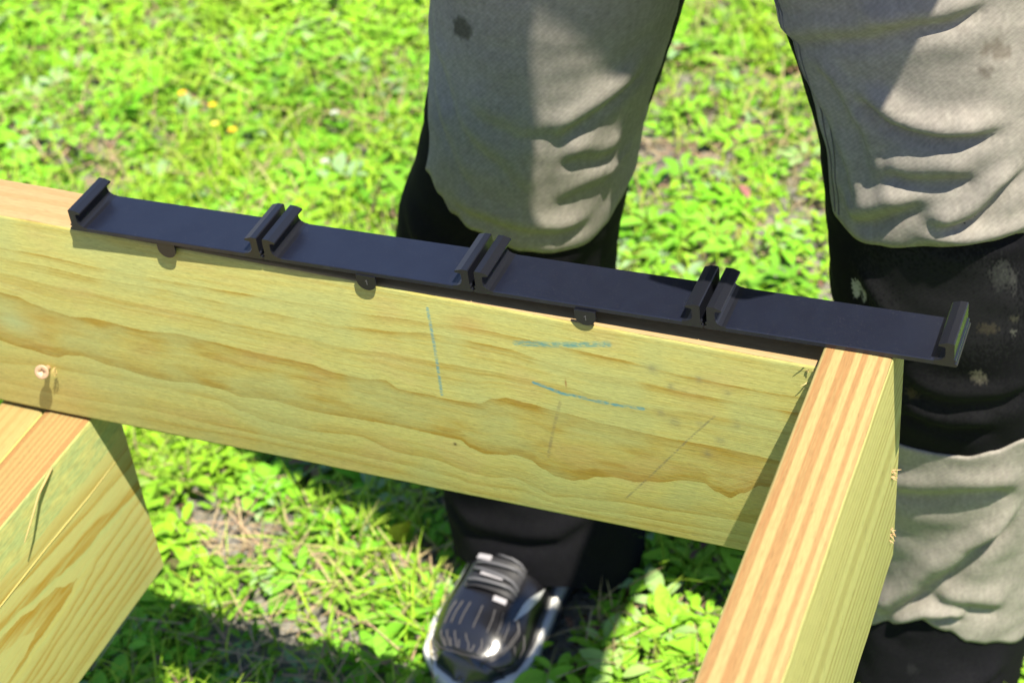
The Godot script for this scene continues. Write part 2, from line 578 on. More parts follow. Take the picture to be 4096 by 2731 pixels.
# an eased-edge board: cross-section axes a (width) and b (depth, downwards), length along c
# face order: top (+b side 0), front (a = max), bottom, back (a = min)
func board_mesh(at: Callable, width: float, c0: float, c1: float, ns: int, r: float, mats: Array, tex_len: float, end_mat: Material, sd: int, depth_at: Callable) -> ArrayMesh:
	# at(a, b, c) -> Vector3 ; a in [0,width], b in [0, depth]
	var mesh := ArrayMesh.new()
	var nz := noise(sd, 14.0, 2)
	var arc := []
	for k in 4:
		arc.append(PI / 2 * k / 3.0)
	for face in 4:
		var st := SurfaceTool.new()
		st.begin(Mesh.PRIMITIVE_TRIANGLES)
		st.set_smooth_group(0)
		var np := 0
		for s in ns + 1:
			var c := lerpf(c0, c1, float(s) / ns)
			var depth: float = depth_at.call(c)
			var corners := [[Vector2(r, r), Vector2(-1, 0), Vector2(0, -1)], [Vector2(width - r, r), Vector2(0, -1), Vector2(1, 0)], [Vector2(width - r, depth - r), Vector2(1, 0), Vector2(0, 1)], [Vector2(r, depth - r), Vector2(0, 1), Vector2(-1, 0)]]
			var pts := []
			var k0: Array = corners[face]
			var k1: Array = corners[(face + 1) % 4]
			for t in [0.5, 0.75, 1.0]:
				pts.append(k0[0] + (k0[1] * cos(PI / 2 * t) + k0[2] * sin(PI / 2 * t)) * r)
			for t in [0.0, 0.25, 0.5]:
				pts.append(k1[0] + (k1[1] * cos(PI / 2 * t) + k1[2] * sin(PI / 2 * t)) * r)
			np = pts.size()
			var total := 0.0
			var acc := [0.0]
			for i in range(1, np):
				total += (pts[i] - pts[i - 1]).length()
				acc.append(total)
			for i in np:
				var p: Vector2 = pts[i]
				var wob := nz.get_noise_2d(c, face * 3.0 + (0 if i < 3 else 1)) * 0.0004
				st.set_uv(Vector2((c - c0) / tex_len, acc[i] / total))
				st.add_vertex(at.call(p.x + wob * (1 if face == 1 else (-1 if face == 3 else 0)), p.y + wob * (1 if face == 2 else (-1 if face == 0 else 0)), c))
		for s in ns:
			for i in np - 1:
				var a := s * np + i
				for k in [a, a + np, a + 1, a + 1, a + np, a + np + 1]:
					st.add_index(k)
		st.generate_normals()
		st.set_material(mats[face])
		st.commit(mesh)
	# ends
	for e in 2:
		var c := c0 if e == 0 else c1
		var depth: float = depth_at.call(c)
		var st := new_st()
		var q := r * 0.3
		var P := [at.call(q, q, c), at.call(width - q, q, c), at.call(width - q, depth - q, c), at.call(q, depth - q, c)]
		var uvs := [Vector2(0, 0), Vector2(1, 0), Vector2(1, 1), Vector2(0, 1)]
		var ctr: Vector3 = at.call(width / 2, depth / 2, (c0 + c1) / 2)
		var nrm: Vector3 = (P[1] - P[0]).cross(P[2] - P[0])
		var order := [0, 1, 2, 0, 2, 3]
		if nrm.dot(P[0] - ctr) > 0: order = [0, 2, 1, 0, 3, 2]
		for k in order:
			st.set_uv(uvs[k])
			st.add_vertex(P[k])
		st.generate_normals()
		st.set_material(end_mat)
		st.commit(mesh)
	return mesh

func splinter_mesh(at: Vector3, out: Vector3, along: Vector3, sd: int, size: float) -> ArrayMesh:
	var r := RandomNumberGenerator.new()
	r.seed = sd
	var st := new_st()
	for i in 12:
		var a := at + along * r.randf_range(-1, 1) * size + out.cross(along) * r.randf_range(-0.5, 0.5) * size
		var d := (out * r.randf_range(0.2, 1.0) + along * r.randf_range(-1.0, 1.0) + out.cross(along) * r.randf_range(-0.6, 0.6)).normalized()
		var l := size * r.randf_range(0.5, 1.3)
		tube_into(st, [a - out * 0.0005, a + d * l * 0.5 + out * 0.0006, a + d * l + out * r.randf_range(-0.0005, 0.001)], size * r.randf_range(0.07, 0.16), size * 0.03, 4)
	return done(st)

func build_frame() -> void:
	var end_tex := striped(90, 64, 128, Color(0.423, 0.324, 0.155), Color(0.282, 0.176, 0.070), [[0.1, 0.16, 0.8], [0.24, 0.3, 0.8], [0.38, 0.44, 0.8], [0.52, 0.58, 0.8], [0.66, 0.72, 0.8], [0.8, 0.86, 0.8]], 0.04, 0.05)
	var end_mat := painted_mat(end_tex, 0.85, 0.05)
	# --- rim board
	var front := painted_mat(rim_front_texture(), 0.62, 0.010)
	var rim_top := painted_mat(striped(92, 1024, 64, Color(0.36, 0.245, 0.115), Color(0.31, 0.185, 0.075), [[0.1, 0.22, 0.4], [0.35, 0.5, 0.5], [0.72, 0.85, 0.4]], 0.7, 0.12), 0.7, 0.006)
	var plain := painted_mat(striped(94, 512, 128, wood_light, wood_dark, [[0.05, 0.1, 0.6], [0.2, 0.28, 0.7], [0.4, 0.46, 0.7], [0.55, 0.66, 0.5], [0.8, 0.86, 0.7]], 0.7, 0.06), 0.7, 0.012)
	var lean := -0.00093
	var twist := 0.01448
	var T := 0.038
	# a runs backwards from the rear face to the front face
	var rim_at := func(a: float, b: float, c: float) -> Vector3:
		return Vector3(c, -b, a - T + (lean + twist * -c) * (b / 0.16))
	var rim := thing("rim_board", "long pale pine rim board on edge with blue chalk and pencil marks", "board", Vector3(-0.9, GY - 0.16, -0.019))
	var bm := board_mesh(rim_at, T, -2.1, 0.0008, 84, 0.0028, [rim_top, front, plain, plain], 0.7, end_mat, 5, func(c: float) -> float: return 0.15764 - 0.01365 * c)
	var rb := part("board", bm, null, rim)
	# a half-driven screw in its face
	build_screw(rim, Vector3(-0.539, -0.1195, 0.0155))
	part("splinter", splinter_mesh(Vector3(-0.004, -0.004, -0.001), Vector3(0, 0.3, 1).normalized(), Vector3(1, 0, 0), 4, 0.005), mat(lin(0.437, 0.352, 0.141)), rim)
	part("splinter", splinter_mesh(Vector3(-0.003, -0.014, 0.000), Vector3(0, 0, 1), Vector3(1, 0, 0), 9, 0.004), mat(lin(0.465, 0.366, 0.155)), rim)
	# --- right-hand joist
	var ph := 0.0262
	var yj := 0.0126
	var joist_at := func(a: float, b: float, c: float) -> Vector3:
		return Vector3(0.0016 + a * cos(ph) + c * sin(ph), yj - b, -a * sin(ph) + c * cos(ph))
	var jt := painted_mat(striped(96, 1280, 96, Color(0.345, 0.275, 0.112), Color(0.285, 0.155, 0.060), [[0.02, 0.15, 1.0], [0.21, 0.225, 0.3], [0.285, 0.465, 0.95], [0.50, 0.512, 0.35], [0.555, 0.655, 0.9], [0.785, 0.87, 0.85], [0.935, 1.02, 0.6]], 0.7, 0.022), 0.6, 0.006)
	var jb := []
	var q := 0.0
	var rr := RandomNumberGenerator.new()
	rr.seed = 33
	while q < 1.0:
		var step := lerpf(0.030, 0.044, rr.randf()) if q < 0.3 else lerpf(0.040, 0.058, rr.randf())
		if q < 0.30 or q > 0.46:
			jb.append([q + step * 0.40, q + step * 0.78, rr.randf_range(0.6, 1.0)])
		q += step
	jb.append([0.36, 0.44, 0.45])
	var js := painted_mat(striped(98, 1024, 256, Color(0.43, 0.42, 0.150), Color(0.24, 0.185, 0.042), jb, 0.7, 0.02), 0.65, 0.006)
	var jo := thing("right_joist", "striped orange and cream topped joist running towards the viewer at right", "board", Vector3(0.02, GY - 0.17, 0.6))
	jo.name = "joist"
	var jm := board_mesh(joist_at, T, -0.03515, 1.35, 60, 0.0022, [jt, js, plain, plain], 0.7, end_mat, 6, func(_c: float) -> float: return 0.1836)
	part("board", jm, null, jo)
	for s in [[-0.0865, -0.017, 7], [-0.140, -0.0235, 8]]:
		part("splinter", splinter_mesh(joist_at.call(T, -s[0] + yj, s[1]), Vector3(1, 0, 0), Vector3(0, 1, 0), s[2], 0.0042), mat(lin(0.465, 0.317, 0.155)), jo)
	# --- doubled beam at the left
	var pb := 0.0119
	var xb := -0.51974
	var yb := -0.1672
	var beam := thing("double_beam", "doubled timber beam under the rim board at lower left", "beam", Vector3(-0.54, GY - 0.34, 0.6))
	var bt := painted_mat(striped(102, 1024, 96, Color(0.303, 0.225, 0.085), Color(0.282, 0.144, 0.053), [[0.0, 0.13, 0.9], [0.2, 0.27, 0.55], [0.33, 0.39, 0.7], [0.45, 0.5, 0.6], [0.56, 0.62, 0.75], [0.67, 0.72, 0.7], [0.77, 0.82, 0.75], [0.87, 1.02, 0.9]], 0.7, 0.02), 0.65, 0.008)
	var bt2 := painted_mat(striped(104, 1024, 96, Color(0.317, 0.246, 0.092), Color(0.296, 0.176, 0.060), [[0.1, 0.2, 0.6], [0.3, 0.36, 0.5], [0.5, 0.62, 0.6], [0.75, 0.8, 0.4]], 0.7, 0.02), 0.65, 0.008)
	var side := painted_mat(beam_side_texture(), 0.65, 0.012)
	for k in 2:
		var off := -0.038 - k * 0.0398
		var ply_at := func(a: float, b: float, c: float) -> Vector3:
			return Vector3(xb + (a + off) * cos(pb) + c * sin(pb), yb - b - k * 0.002, -(a + off) * sin(pb) + c * cos(pb))
		var pm := board_mesh(ply_at, T, -0.0257 - k * 0.004, 1.35, 60, 0.0026 + 0.002 * k, [bt if k == 0 else bt2, side if k == 0 else plain, plain, plain], 0.3 if k == 0 else 0.7, end_mat, 16 + k, func(_c: float) -> float: return 0.1783)
		part("board", pm, null, beam)
	# a lifted sliver of wood on the beam's upper edge, with its shadow
	var st := new_st(0)
	var b_at := func(a: float, b: float, c: float) -> Vector3:
		return Vector3(xb + a * cos(pb) + c * sin(pb), yb - b, -a * sin(pb) + c * cos(pb))
	tube_into(st, [b_at.call(0.0002, 0.001, 0.055), b_at.call(0.004, 0.004, 0.078), b_at.call(0.009, 0.010, 0.098), b_at.call(0.010, 0.017, 0.110)], 0.0011, 0.0003, 5)
	part("splinter", done(st), mat(lin(0.423, 0.317, 0.120)), beam)
	# the raised feather edge that runs along the side
	var st2 := new_st(0)
	var pts := []
	for i in 26:
		var c := -0.024 + i * 0.054
		pts.append(b_at.call(-0.0002, 0.050 + 0.002 * sin(i * 0.9) + 0.001 * sin(i * 2.3), c))
	tube_into(st2, pts, 0.0006, 0.0014, 6)
	part("raised_grain", done(st2), mat(lin(0.465, 0.387, 0.120), 0.6), beam)

const BEAM_LINES := {
	"crease": [-26, 208, 50, 210, 91, 212, 132, 196, 280, 185],
	"a": [-26, 292, 43, 277, 66, 269, 95, 264, 136, 241, 280, 215],
	"b": [-26, 378, 20, 359, 57, 338, 78, 325, 100, 317, 139, 280, 280, 240],
	"c_top": [-26, 480, 5, 470, 33, 425, 57, 416, 84, 402, 118, 372, 145, 353, 280, 300],
	"c": [-26, 520, 6, 498, 33, 487, 44, 492, 62, 476, 74, 459, 88, 442, 104, 423, 131, 389, 147, 375, 280, 320],
	"tongue_top": [62, 560, 67, 550, 77, 531, 88, 486, 108, 462, 130, 423, 149, 405, 280, 350],
	"tongue": [62, 560, 67, 560, 76, 581, 92, 595, 118, 603, 146, 623, 280, 680],
	"core_top": [112, 556, 118, 544, 136, 498, 154, 470, 280, 390],
	"core": [112, 556, 118, 560, 123, 573, 136, 594, 158, 609, 280, 650],
	"e": [-26, 570, 38, 593, 51, 616, 65, 642, 89, 663, 115, 686, 142, 704, 280, 760],
	"f": [-26, 640, 18, 649, 44, 669, 69, 689, 93, 704, 138, 734, 280, 800],
	"g": [-26, 712, 32, 733, 57, 742, 90, 758, 131, 777, 280, 840],
	"h": [-26, 772, 37, 795, 78, 807, 122, 833, 280, 890],
	"i": [-26, 822, 7, 839, 50, 850, 115, 877, 280, 930],
	"j": [-26, 873, 20, 900, 107, 929, 280, 965],
	"k": [-26, 930, 280, 985],
}

func beam_side_texture() -> Array:
	var n1 := noise(111, 1.0, 3)
	var n2 := noise(112, 1.0, 2)
	var w := 800
	var h := 380
	var rows := []
	for i in w:
		var z := -26.0 + 300.0 * (i + 0.5) / w
		var r := {"z": z}
		for k in BEAM_LINES:
			r[k] = line_at(BEAM_LINES[k], z)
		rows.append(r)
	return painted(w, h, func(u: float, v0: float) -> Color:
		var r: Dictionary = rows[clampi(int(u * w), 0, w - 1)]
		var z: float = r.z
		var v := v0 + 0.004 * n1.get_noise_2d(z * 0.05, v0 * 9.0)
		var g := n2.get_noise_2d(z * 0.09, v * 170.0)
		var f := n1.get_noise_2d(z * 0.012, v * 40.0)
		var c: Color
		if v < r.crease:
			c = Color(0.43, 0.43, 0.15).lerp(Color(0.34, 0.40, 0.155), clampf(0.5 + f * 1.2 + n1.get_noise_2d(z * 0.03, v * 9.0), 0, 1))
			c *= 1.0 + n2.get_noise_2d(z * 0.07, v * 90.0) * 0.2 + n1.get_noise_2d(z * 0.12, v * 30.0) * 0.12
			c.a = 0.5 + g * 0.5
			return c
		var d := 0.0
		for k in ["a", "b", "c", "e", "f", "g", "h", "i", "j", "k"]:
			var q: float = r[k] - v
			if q > 0.0:
				d = maxf(d, exp(-q / (0.030 if k < "d" else 0.014)) * (0.9 if k != "a" else 0.6))
			else:
				d = maxf(d, 0.7 * exp(q / 0.004))
		if v > r.c_top and v < r.c:
			d = maxf(d, 0.75 + 0.3 * f)
		d = maxf(d, 0.7 * exp(-absf(v - r.c_top) / 0.010) * (1.0 if v < r.c_top else 0.0))
		if z > 64.0 and v > r.tongue_top and v < r.tongue:
			var inside := minf(v - r.tongue_top, r.tongue - v)
			var t := 0.85 - 0.5 * smoothstep(0.02, 0.07, inside) + 0.25 * f
			if z > 113.0 and v > r.core_top and v < r.core:
				t = 0.05
			d = maxf(d, t)
		d = clampf(d + f * 0.16 + g * 0.06, 0, 1)
		c = Color(0.445, 0.43, 0.155).lerp(Color(0.335, 0.215, 0.030), d)
		c = c.lerp(Color(0.34, 0.44, 0.17), 0.45 * exp(-absf(r.c + 0.012 - v) / 0.008) + 0.2 * clampf(-f * 2.0, 0, 1))
		# bright torn fibre beside the brown tongue
		c = c.lerp(Color(0.50, 0.47, 0.13), 0.6 * exp(-absf(r.tongue + 0.018 - v) / 0.007) * smoothstep(40.0, 70.0, z))
		c *= 1.0 + g * 0.09
		c.a = 0.5 + g * 0.3 - d * 0.15
		return c)

func build_screw(rim: Node3D, tip: Vector3) -> void:
	# bugle head standing proud of the board, with a cross recess and curled wood fibres
	var dir := Vector3(0.22, 0.40, 0.85).normalized()
	var prof := [[-0.016, 0.0020], [-0.005, 0.0020], [-0.003, 0.0026], [-0.0010, 0.0049], [0.0, 0.0052], [0.0003, 0.0047], [0.0003, 0.0020], [-0.0012, 0.0015], [-0.0016, 0.0]]
	var st := new_st(0)
	var u := dir.cross(Vector3.UP).normalized()
	var v := dir.cross(u)
	var n := 20
	for i in prof.size() - 1:
		for k in n:
			var a0 := TAU * k / n
			var a1 := TAU * (k + 1) / n
			var p = func(row: Array, a: float) -> Vector3:
				var rad: float = row[1]
				if row[1] < 0.003 and i > 4: rad *= 0.7 + 0.5 * absf(cos(2 * a))
				return tip + dir * row[0] + (u * cos(a) + v * sin(a)) * rad
			quad(st, p.call(prof[i], a0), p.call(prof[i + 1], a0), p.call(prof[i + 1], a1), p.call(prof[i], a1))
	var m := mat(lin(0.50, 0.33, 0.20), 0.5)
	m.metallic = 0.15
	var s := part("screw", done(st), m, rim)
	part("splinter", splinter_mesh(tip + Vector3(0.006, -0.002, -0.006), Vector3(0, 0, 1), Vector3(0, 1, 0), 12, 0.0030), mat(lin(0.423, 0.296, 0.106)), rim)

# ------------------------------------------------------------------ black clips
func build_clips() -> void:
	var rho := 0.0195
	var psi := 0.0150
	var origin := Vector3(-0.485347, 0.0189, 0.0052)
	var hh := 0.0155
	var D := 0.0376
	var W := 136.8
	var frame := Transform3D(Basis(Vector3.UP, psi) * Basis(Vector3(0, 0, 1), rho), origin)
	var n1 := noise(141, 1.0, 3)
	var n2 := noise(142, 1.0, 1)
	var tex := painted(1024, 320, func(u: float, v: float) -> Color:
		var f := n1.get_noise_2d(u * 6.0, v * 1.6)
		var g := n1.get_noise_2d(u * 90.0, v * 240.0)
		var s := n2.get_noise_2d(u * 170.0, v * 52.0)
		var c := Color(0.0082, 0.0104, 0.0200) * (1.0 + f * 0.12 + g * 0.15)
		if s > 0.86: c = c.lerp(Color(0.14, 0.14, 0.14), smoothstep(0.86, 0.94, s))
		var scuff := n1.get_noise_2d(u * 14.0 + v * 5.0, v * 60.0 - u * 20.0)
		c = c.lerp(Color(0.05, 0.05, 0.055), 0.25 * smoothstep(0.48, 0.66, scuff))
		c.a = 0.5 + g * 0.4
		return c)
	var m := painted_mat(tex, 0.30, 0.0)
	m.metallic_specular = 0.55
	var m_hook := mat(lin(0.0080, 0.0088, 0.0130), 0.32, 0.55)
	var right := [[1.5, 0.0], [0.0, 0.0], [-1.0, 0.2], [-1.6, 1.0], [-1.1, 2.0], [-0.1, 2.4], [-0.1, 3.2], [-0.8, 3.6], [-0.7, 4.5], [0.2, 5.0], [0.25, 14.9], [0.8, 15.5], [4.4, 15.5], [8.5, 14.1], [8.9, 13.5], [8.7, 12.9], [5.6, 12.5], [5.0, 12.0], [4.9, 7.6], [5.3, 5.9], [6.5, 4.4], [8.6, 3.3], [11.0, 3.0], [11.0, 0.0]]
	var labels := [
		"leftmost black deck clip, resting on the board edge beside bare orange wood",
		"second black deck clip from the left, in front of the left leg",
		"third black deck clip from the left, its scratched plate between the two legs",
		"rightmost black deck clip, resting on the striped joist and overhanging its end"]
	for i in 4:
		var x0 := i * 0.140176
		var base: Vector3 = frame * Vector3(x0 + W / 2000.0, -hh, -D / 2)
		var t := thing("deck_clip", labels[i], "clip", base + Vector3(0, GY, 0), "black deck clips in a row along the board")
		var P := func(x: float, y: float, z: float) -> Vector3:
			return frame * Vector3(x0 + x / 1000.0, y / 1000.0 - hh, z)
		# plate
		var st := new_st()
		var sec := [[11.0, 0.0], [11.0, 3.0], [W - 11.0, 3.0], [W - 11.0, 0.0]]
		var nx := 24
		var bowed := func(f: float) -> float: return 0.06 * sin(f * PI)
		for k in nx:
			var fa := k / float(nx)
			var fb := (k + 1) / float(nx)
			var xa := lerpf(11.0, W - 11.0, fa)
			var xb := lerpf(11.0, W - 11.0, fb)
			var ya: float = 3.0 - bowed.call(fa)
			var yb: float = 3.0 - bowed.call(fb)
			var e := 0.0004
			var rows := [[0.0, -D + 0.0], [-0.0004, -D], [0, 0]]
			# top with tiny chamfers front and back
			var zs := [0.0, -e, -D + e, -D]
			var dy := [-0.4, 0.0, 0.0, -0.4]
			for s in 3:
				for vtx in [[xa, ya + dy[s], zs[s], fa], [xa, ya + dy[s + 1], zs[s + 1], fa], [xb, yb + dy[s + 1], zs[s + 1], fb], [xa, ya + dy[s], zs[s], fa], [xb, yb + dy[s + 1], zs[s + 1], fb], [xb, yb + dy[s], zs[s], fb]]:
					st.set_uv(Vector2(vtx[3] * 0.8 + i * 0.23, -vtx[2] / D * 0.8 + i * 0.37))
					st.add_vertex(P.call(vtx[0], vtx[1], vtx[2]))
			st.set_uv(Vector2(fa, 0.02))
			quad(st, P.call(xa, 0, 0), P.call(xa, ya - 0.4, 0), P.call(xb, yb - 0.4, 0), P.call(xb, 0, 0))
			quad(st, P.call(xa, 0, -D), P.call(xb, 0, -D), P.call(xb, yb - 0.4, -D), P.call(xa, ya - 0.4, -D))
			quad(st, P.call(xa, 0, 0), P.call(xb, 0, 0), P.call(xb, 0, -D), P.call(xa, 0, -D))
		st.generate_normals()
		part("plate", st.commit(), m, t)
		for sd in 2:
			var poly := PackedVector2Array()
			for k in right.size():
				var e: Array = right[k]
				poly.append(Vector2(e[0] if sd == 0 else W - e[0], e[1]))
			part("hook", extrude(poly, P, D), m_hook, t)
		# locating tab below the plate
		if i < 3:
			var zt: float = [-0.0004, 0.0006, 0.0016][i]
			var dep: float = [10.8, 10.6, 10.0][i]
			var tab := PackedVector2Array([Vector2(61.5, 0.0)])
			for k in 13:
				var a := PI + PI * k / 12.0
				tab.append(Vector2(68.0 + 6.5 * cos(a), -(dep - 6.2) + 6.2 * sin(a)))
			tab.append(Vector2(74.5, 0.0))
			part("tab", extrude(tab, func(x: float, y: float, z: float) -> Vector3: return P.call(x, y, zt + z), 0.0012), m_hook, t)
			if i > 0:
				var tx := TextMesh.new()
				tx.text = "1"
				tx.font_size = 16
				tx.pixel_size = 0.00028
				tx.depth = 0.0002
				var num := MeshInstance3D.new()
				num.name = "number"
				num.mesh = tx
				num.material_override = mat(lin(0.10, 0.10, 0.10), 0.6)
				t.add_child(num, true)
				num.position = P.call(68.3, -4.6, zt + 0.00015) - base
				num.rotation = Vector3(0, psi, rho)

func extrude(poly: PackedVector2Array, P: Callable, depth: float) -> ArrayMesh:
	var st := new_st()
	var idx := Geometry2D.triangulate_polygon(poly)
	var cw := Geometry2D.is_polygon_clockwise(poly)
	var ch := 0.00018
	for k in range(0, idx.size(), 3):
		var a: Vector2 = poly[idx[k]]
		var b: Vector2 = poly[idx[k + 1]]
		var c: Vector2 = poly[idx[k + 2]]
		# screen-clockwise seen from the front (+z)
		if (b - a).cross(c - a) > 0:
			var s := b; b = c; c = s
		tri(st, P.call(a.x, a.y, 0), P.call(b.x, b.y, 0), P.call(c.x, c.y, 0))
		tri(st, P.call(a.x, a.y, -depth), P.call(c.x, c.y, -depth), P.call(b.x, b.y, -depth))
	var n := poly.size()
	var area := 0.0
	for k in n:
		area += poly[k].cross(poly[(k + 1) % n])
	for k in n:
		var a := poly[k]
		var b := poly[(k + 1) % n]
		if area < 0:
			var s := a; a = b; b = s
		quad(st, P.call(a.x, a.y, 0), P.call(a.x, a.y, -depth), P.call(b.x, b.y, -depth), P.call(b.x, b.y, 0))
	st.generate_normals()
	return st.commit()

# ------------------------------------------------------------------ person
const LEG_Y := [-0.585, -0.45, -0.33, -0.22, -0.15, -0.08, 0.0, 0.1, 0.25, 0.36]
const LEG_RZ := [0.088, 0.08, 0.08, 0.085, 0.088, 0.09, 0.095, 0.10, 0.105, 0.11]
var LEGS := {
	"l": {"xc": [-0.345, -0.352, -0.357, -0.345, -0.326, -0.302, -0.278, -0.255, -0.232, -0.225], "rx": [0.087, 0.0862, 0.0865, 0.0884, 0.0865, 0.081, 0.0845, 0.0911, 0.0981, 0.105], "zc": [-0.350, -0.352, -0.345, -0.325, -0.315, -0.31, -0.31, -0.305, -0.30, -0.30]},
	"r": {"xc": [0.020, 0.028, 0.03, 0.028, 0.0231, 0.02, 0.010, -0.011, -0.032, -0.045], "rx": [0.074, 0.077, 0.081, 0.086, 0.091, 0.091, 0.092, 0.1025, 0.1123, 0.115], "zc": [-0.328, -0.338, -0.33, -0.315, -0.305, -0.30, -0.30, -0.30, -0.30, -0.30]},
}
# folds: amplitude mm, width mm, then (angle, y mm) along the crease from screen left to right
var FOLDS := {
	"l": [
		[4.5, 10.0, [68, -34, 56, -21, 49, -14, 37, -6, 20, 10]],
		[3.5, 10.0, [62, -52, 48, -55, 37, -61, 20, -66]],
		[1.6, 10.0, [60, -96, 40, -88, 20, -92]],
		[2.5, 5.0, [28, -90, 16, -86, 4, -80]],
		[1.8, 7.0, [145, 60, 135, 25, 120, 3, 105, -30, 86, -59, 60, -98]],
		[1.6, 6.0, [140, 5, 135, -8, 112, -47, 90, -92]],
		[3.5, 8.0, [108, -94, 94, -107, 75, -117, 50, -127, 25, -128]],
		[2.0, 10.0, [110, 0, 101, -14, 82, -28, 60, -24]],
		[3.0, 12.0, [150, -130, 110, -170, 70, -185, 20, -170]],
		[2.5, 11.0, [160, -210, 100, -240, 40, -215]],
		[3.5, 12.0, [150, -470, 110, -500, 60, -495, 20, -470]],
	],
	"r": [
		[6.0, 8.0, [109, 52, 101, 41, 97, 32, 90, 27, 82, 26, 71, 28, 56, 33]],
		[4.0, 9.0, [104, -4, 94, -9, 86, -6, 70, -2]],
		[5.0, 9.0, [124, -60, 115, -54, 105, -43, 97, -34, 88, -18]],
		[5.0, 7.0, [90, -44, 82, -39, 75, -32, 64, -12, 50, 4]],
		[4.0, 8.0, [96, 96, 86, 104, 75, 107, 60, 120]],
		[3.0, 8.0, [150, 66, 130, 70, 116, 80, 94, 93, 80, 104]],
		[2.5, 7.0, [122, 60, 116, 52, 110, 24, 108, 0, 108, -20]],
		[2.5, 7.0, [134, 50, 128, 20, 122, -15, 118, -45]],
		[3.0, 6.0, [96, -60, 80, -55, 60, -48, 45, -40]],
		[3.0, 10.0, [125, -100, 118, -122, 108, -150, 95, -165]],
		[3.0, 10.0, [112, -190, 90, -205, 66, -200, 45, -188]],
		[3.0, 9.0, [110, -225, 88, -236, 66, -228]],
		[4.5, 12.0, [124, -330, 108, -324, 94, -315, 82, -306, 66, -300, 50, -306]],
		[7.0, 10.0, [122, -484, 110, -465, 97, -440, 86, -405, 75, -374, 60, -350, 45, -308]],
		[5.0, 7.0, [112, -484, 100, -470, 90, -456, 82, -450, 74, -454]],
		[3.0, 10.0, [94, -433, 75, -437, 50, -448]],
		[5.0, 10.0, [92, -554, 82, -548, 71, -540, 52, -531, 34, -522]],
	],
}
var crease_noise: FastNoiseLite

func hermite(y: float, vs: Array) -> float:
	var n := LEG_Y.size()
	var i := 0
	while i < n - 2 and y > LEG_Y[i + 1]:
		i += 1
	var h: float = LEG_Y[i + 1] - LEG_Y[i]
	var t := clampf((y - LEG_Y[i]) / h, -0.2, 1.2)
	var ia := maxi(i - 1, 0)
	var ib := mini(i + 2, n - 1)
	var m0: float = (vs[i + 1] - vs[ia]) / (LEG_Y[i + 1] - LEG_Y[ia]) * h
	var m1: float = (vs[ib] - vs[i]) / (LEG_Y[ib] - LEG_Y[i]) * h
	return (2 * t * t * t - 3 * t * t + 1) * vs[i] + (t * t * t - 2 * t * t + t) * m0 + (-2 * t * t * t + 3 * t * t) * vs[i + 1] + (t * t * t - t * t) * m1

func fold_height(leg: String, deg: float, y: float) -> float:
	# millimetres outwards
	var px := -deg * 1.54
	var py := y * 1000.0
	var sum := 0.0
	for f in FOLDS[leg]:
		var l: Array = f[2]
		var w: float = f[1]
		var best := 1e9
		var sgn := 0.0
		var along := 0.0
		var n := l.size() / 2
		for k in n - 1:
			var ax: float = -l[k * 2] * 1.54
			var ay: float = l[k * 2 + 1]
			var dx: float = -l[k * 2 + 2] * 1.54 - ax
			var dy: float = l[k * 2 + 3] - ay
			var t := clampf(((px - ax) * dx + (py - ay) * dy) / (dx * dx + dy * dy), 0, 1)
			var ex := px - ax - dx * t
			var ey := py - ay - dy * t
			var d := ex * ex + ey * ey
			if d < best:
				best = d
				sgn = signf(dx * ey - dy * ex)
				along = (k + t) / (n - 1)
		if best > w * w * 16: continue
		var s := sqrt(best) * sgn
		var env := smoothstep(0.0, 0.22, along) * (1.0 - smoothstep(0.78, 1.0, along))
		sum += (1.0 if leg == "l" else 1.2) * f[0] * env * (exp(-pow((s - w) / w, 2)) - 0.75 * exp(-pow((s + 0.3 * w) / (0.55 * w), 2)) + 0.25 * exp(-pow((s + 1.9 * w) / w, 2)))
	sum += crease_noise.get_noise_2d(px * 0.012 + (40.0 if leg == "l" else 0.0), py * 0.02) * 1.6
	return sum

func leg_point(leg: String, deg: float, y: float, lift: float) -> Vector3:
	var k: Dictionary = LEGS[leg]
	var a := deg_to_rad(deg)
	var ca := cos(a)
	var sa := sin(a)
	var e := 0.85
	var o := (fold_height(leg, deg, y) + lift) / 1000.0
	return Vector3(
		hermite(y, k.xc) + (hermite(y, k.rx) + o) * signf(ca) * pow(absf(ca), e), y,
		hermite(y, k.zc) + (hermite(y, LEG_RZ) + o) * signf(sa) * pow(absf(sa), e))

# cloth panel lying on the leg; left/right edges and top/bottom given as functions
func panel(leg: String, nu: int, nv: int, left: Callable, right: Callable, top: Callable, bottom: Callable, lift: float) -> ArrayMesh:
	return grid_mesh(nu, nv, func(i: int, j: int) -> Array:
		var s := clampf((i - 1) / float(nu - 3), 0, 1)
		var t := clampf((j - 1) / float(nv - 3), 0, 1)
		var rim := i == 0 or j == 0 or i == nu - 1 or j == nv - 1
		var a: float = lerpf(left.call(t), right.call(t), s)
		var y: float = lerpf(top.call(a), bottom.call(a), t)
		var ed := minf(minf(s, 1.0 - s) * 60.0, minf(t, 1.0 - t) * 60.0)
		var up := lift * (0.6 + 0.4 * clampf(ed, 0, 1))
		return [leg_point(leg, a, y, -1.0 if rim else up), Vector2(a / 360.0, (0.4 - y) / 1.0)], true)

func curve(l: Array) -> Callable:
	# piecewise smooth y(x) through (x, y) pairs given with x rising
	return func(x: float) -> float:
		if x <= l[0]: return l[1]
		if x >= l[l.size() - 2]: return l[l.size() - 1]
		var k := 0
		while x > l[k + 2]: k += 2
		var t: float = (x - l[k]) / float(l[k + 2] - l[k])
		return lerpf(l[k + 1], l[k + 3], t * t * (3 - 2 * t))

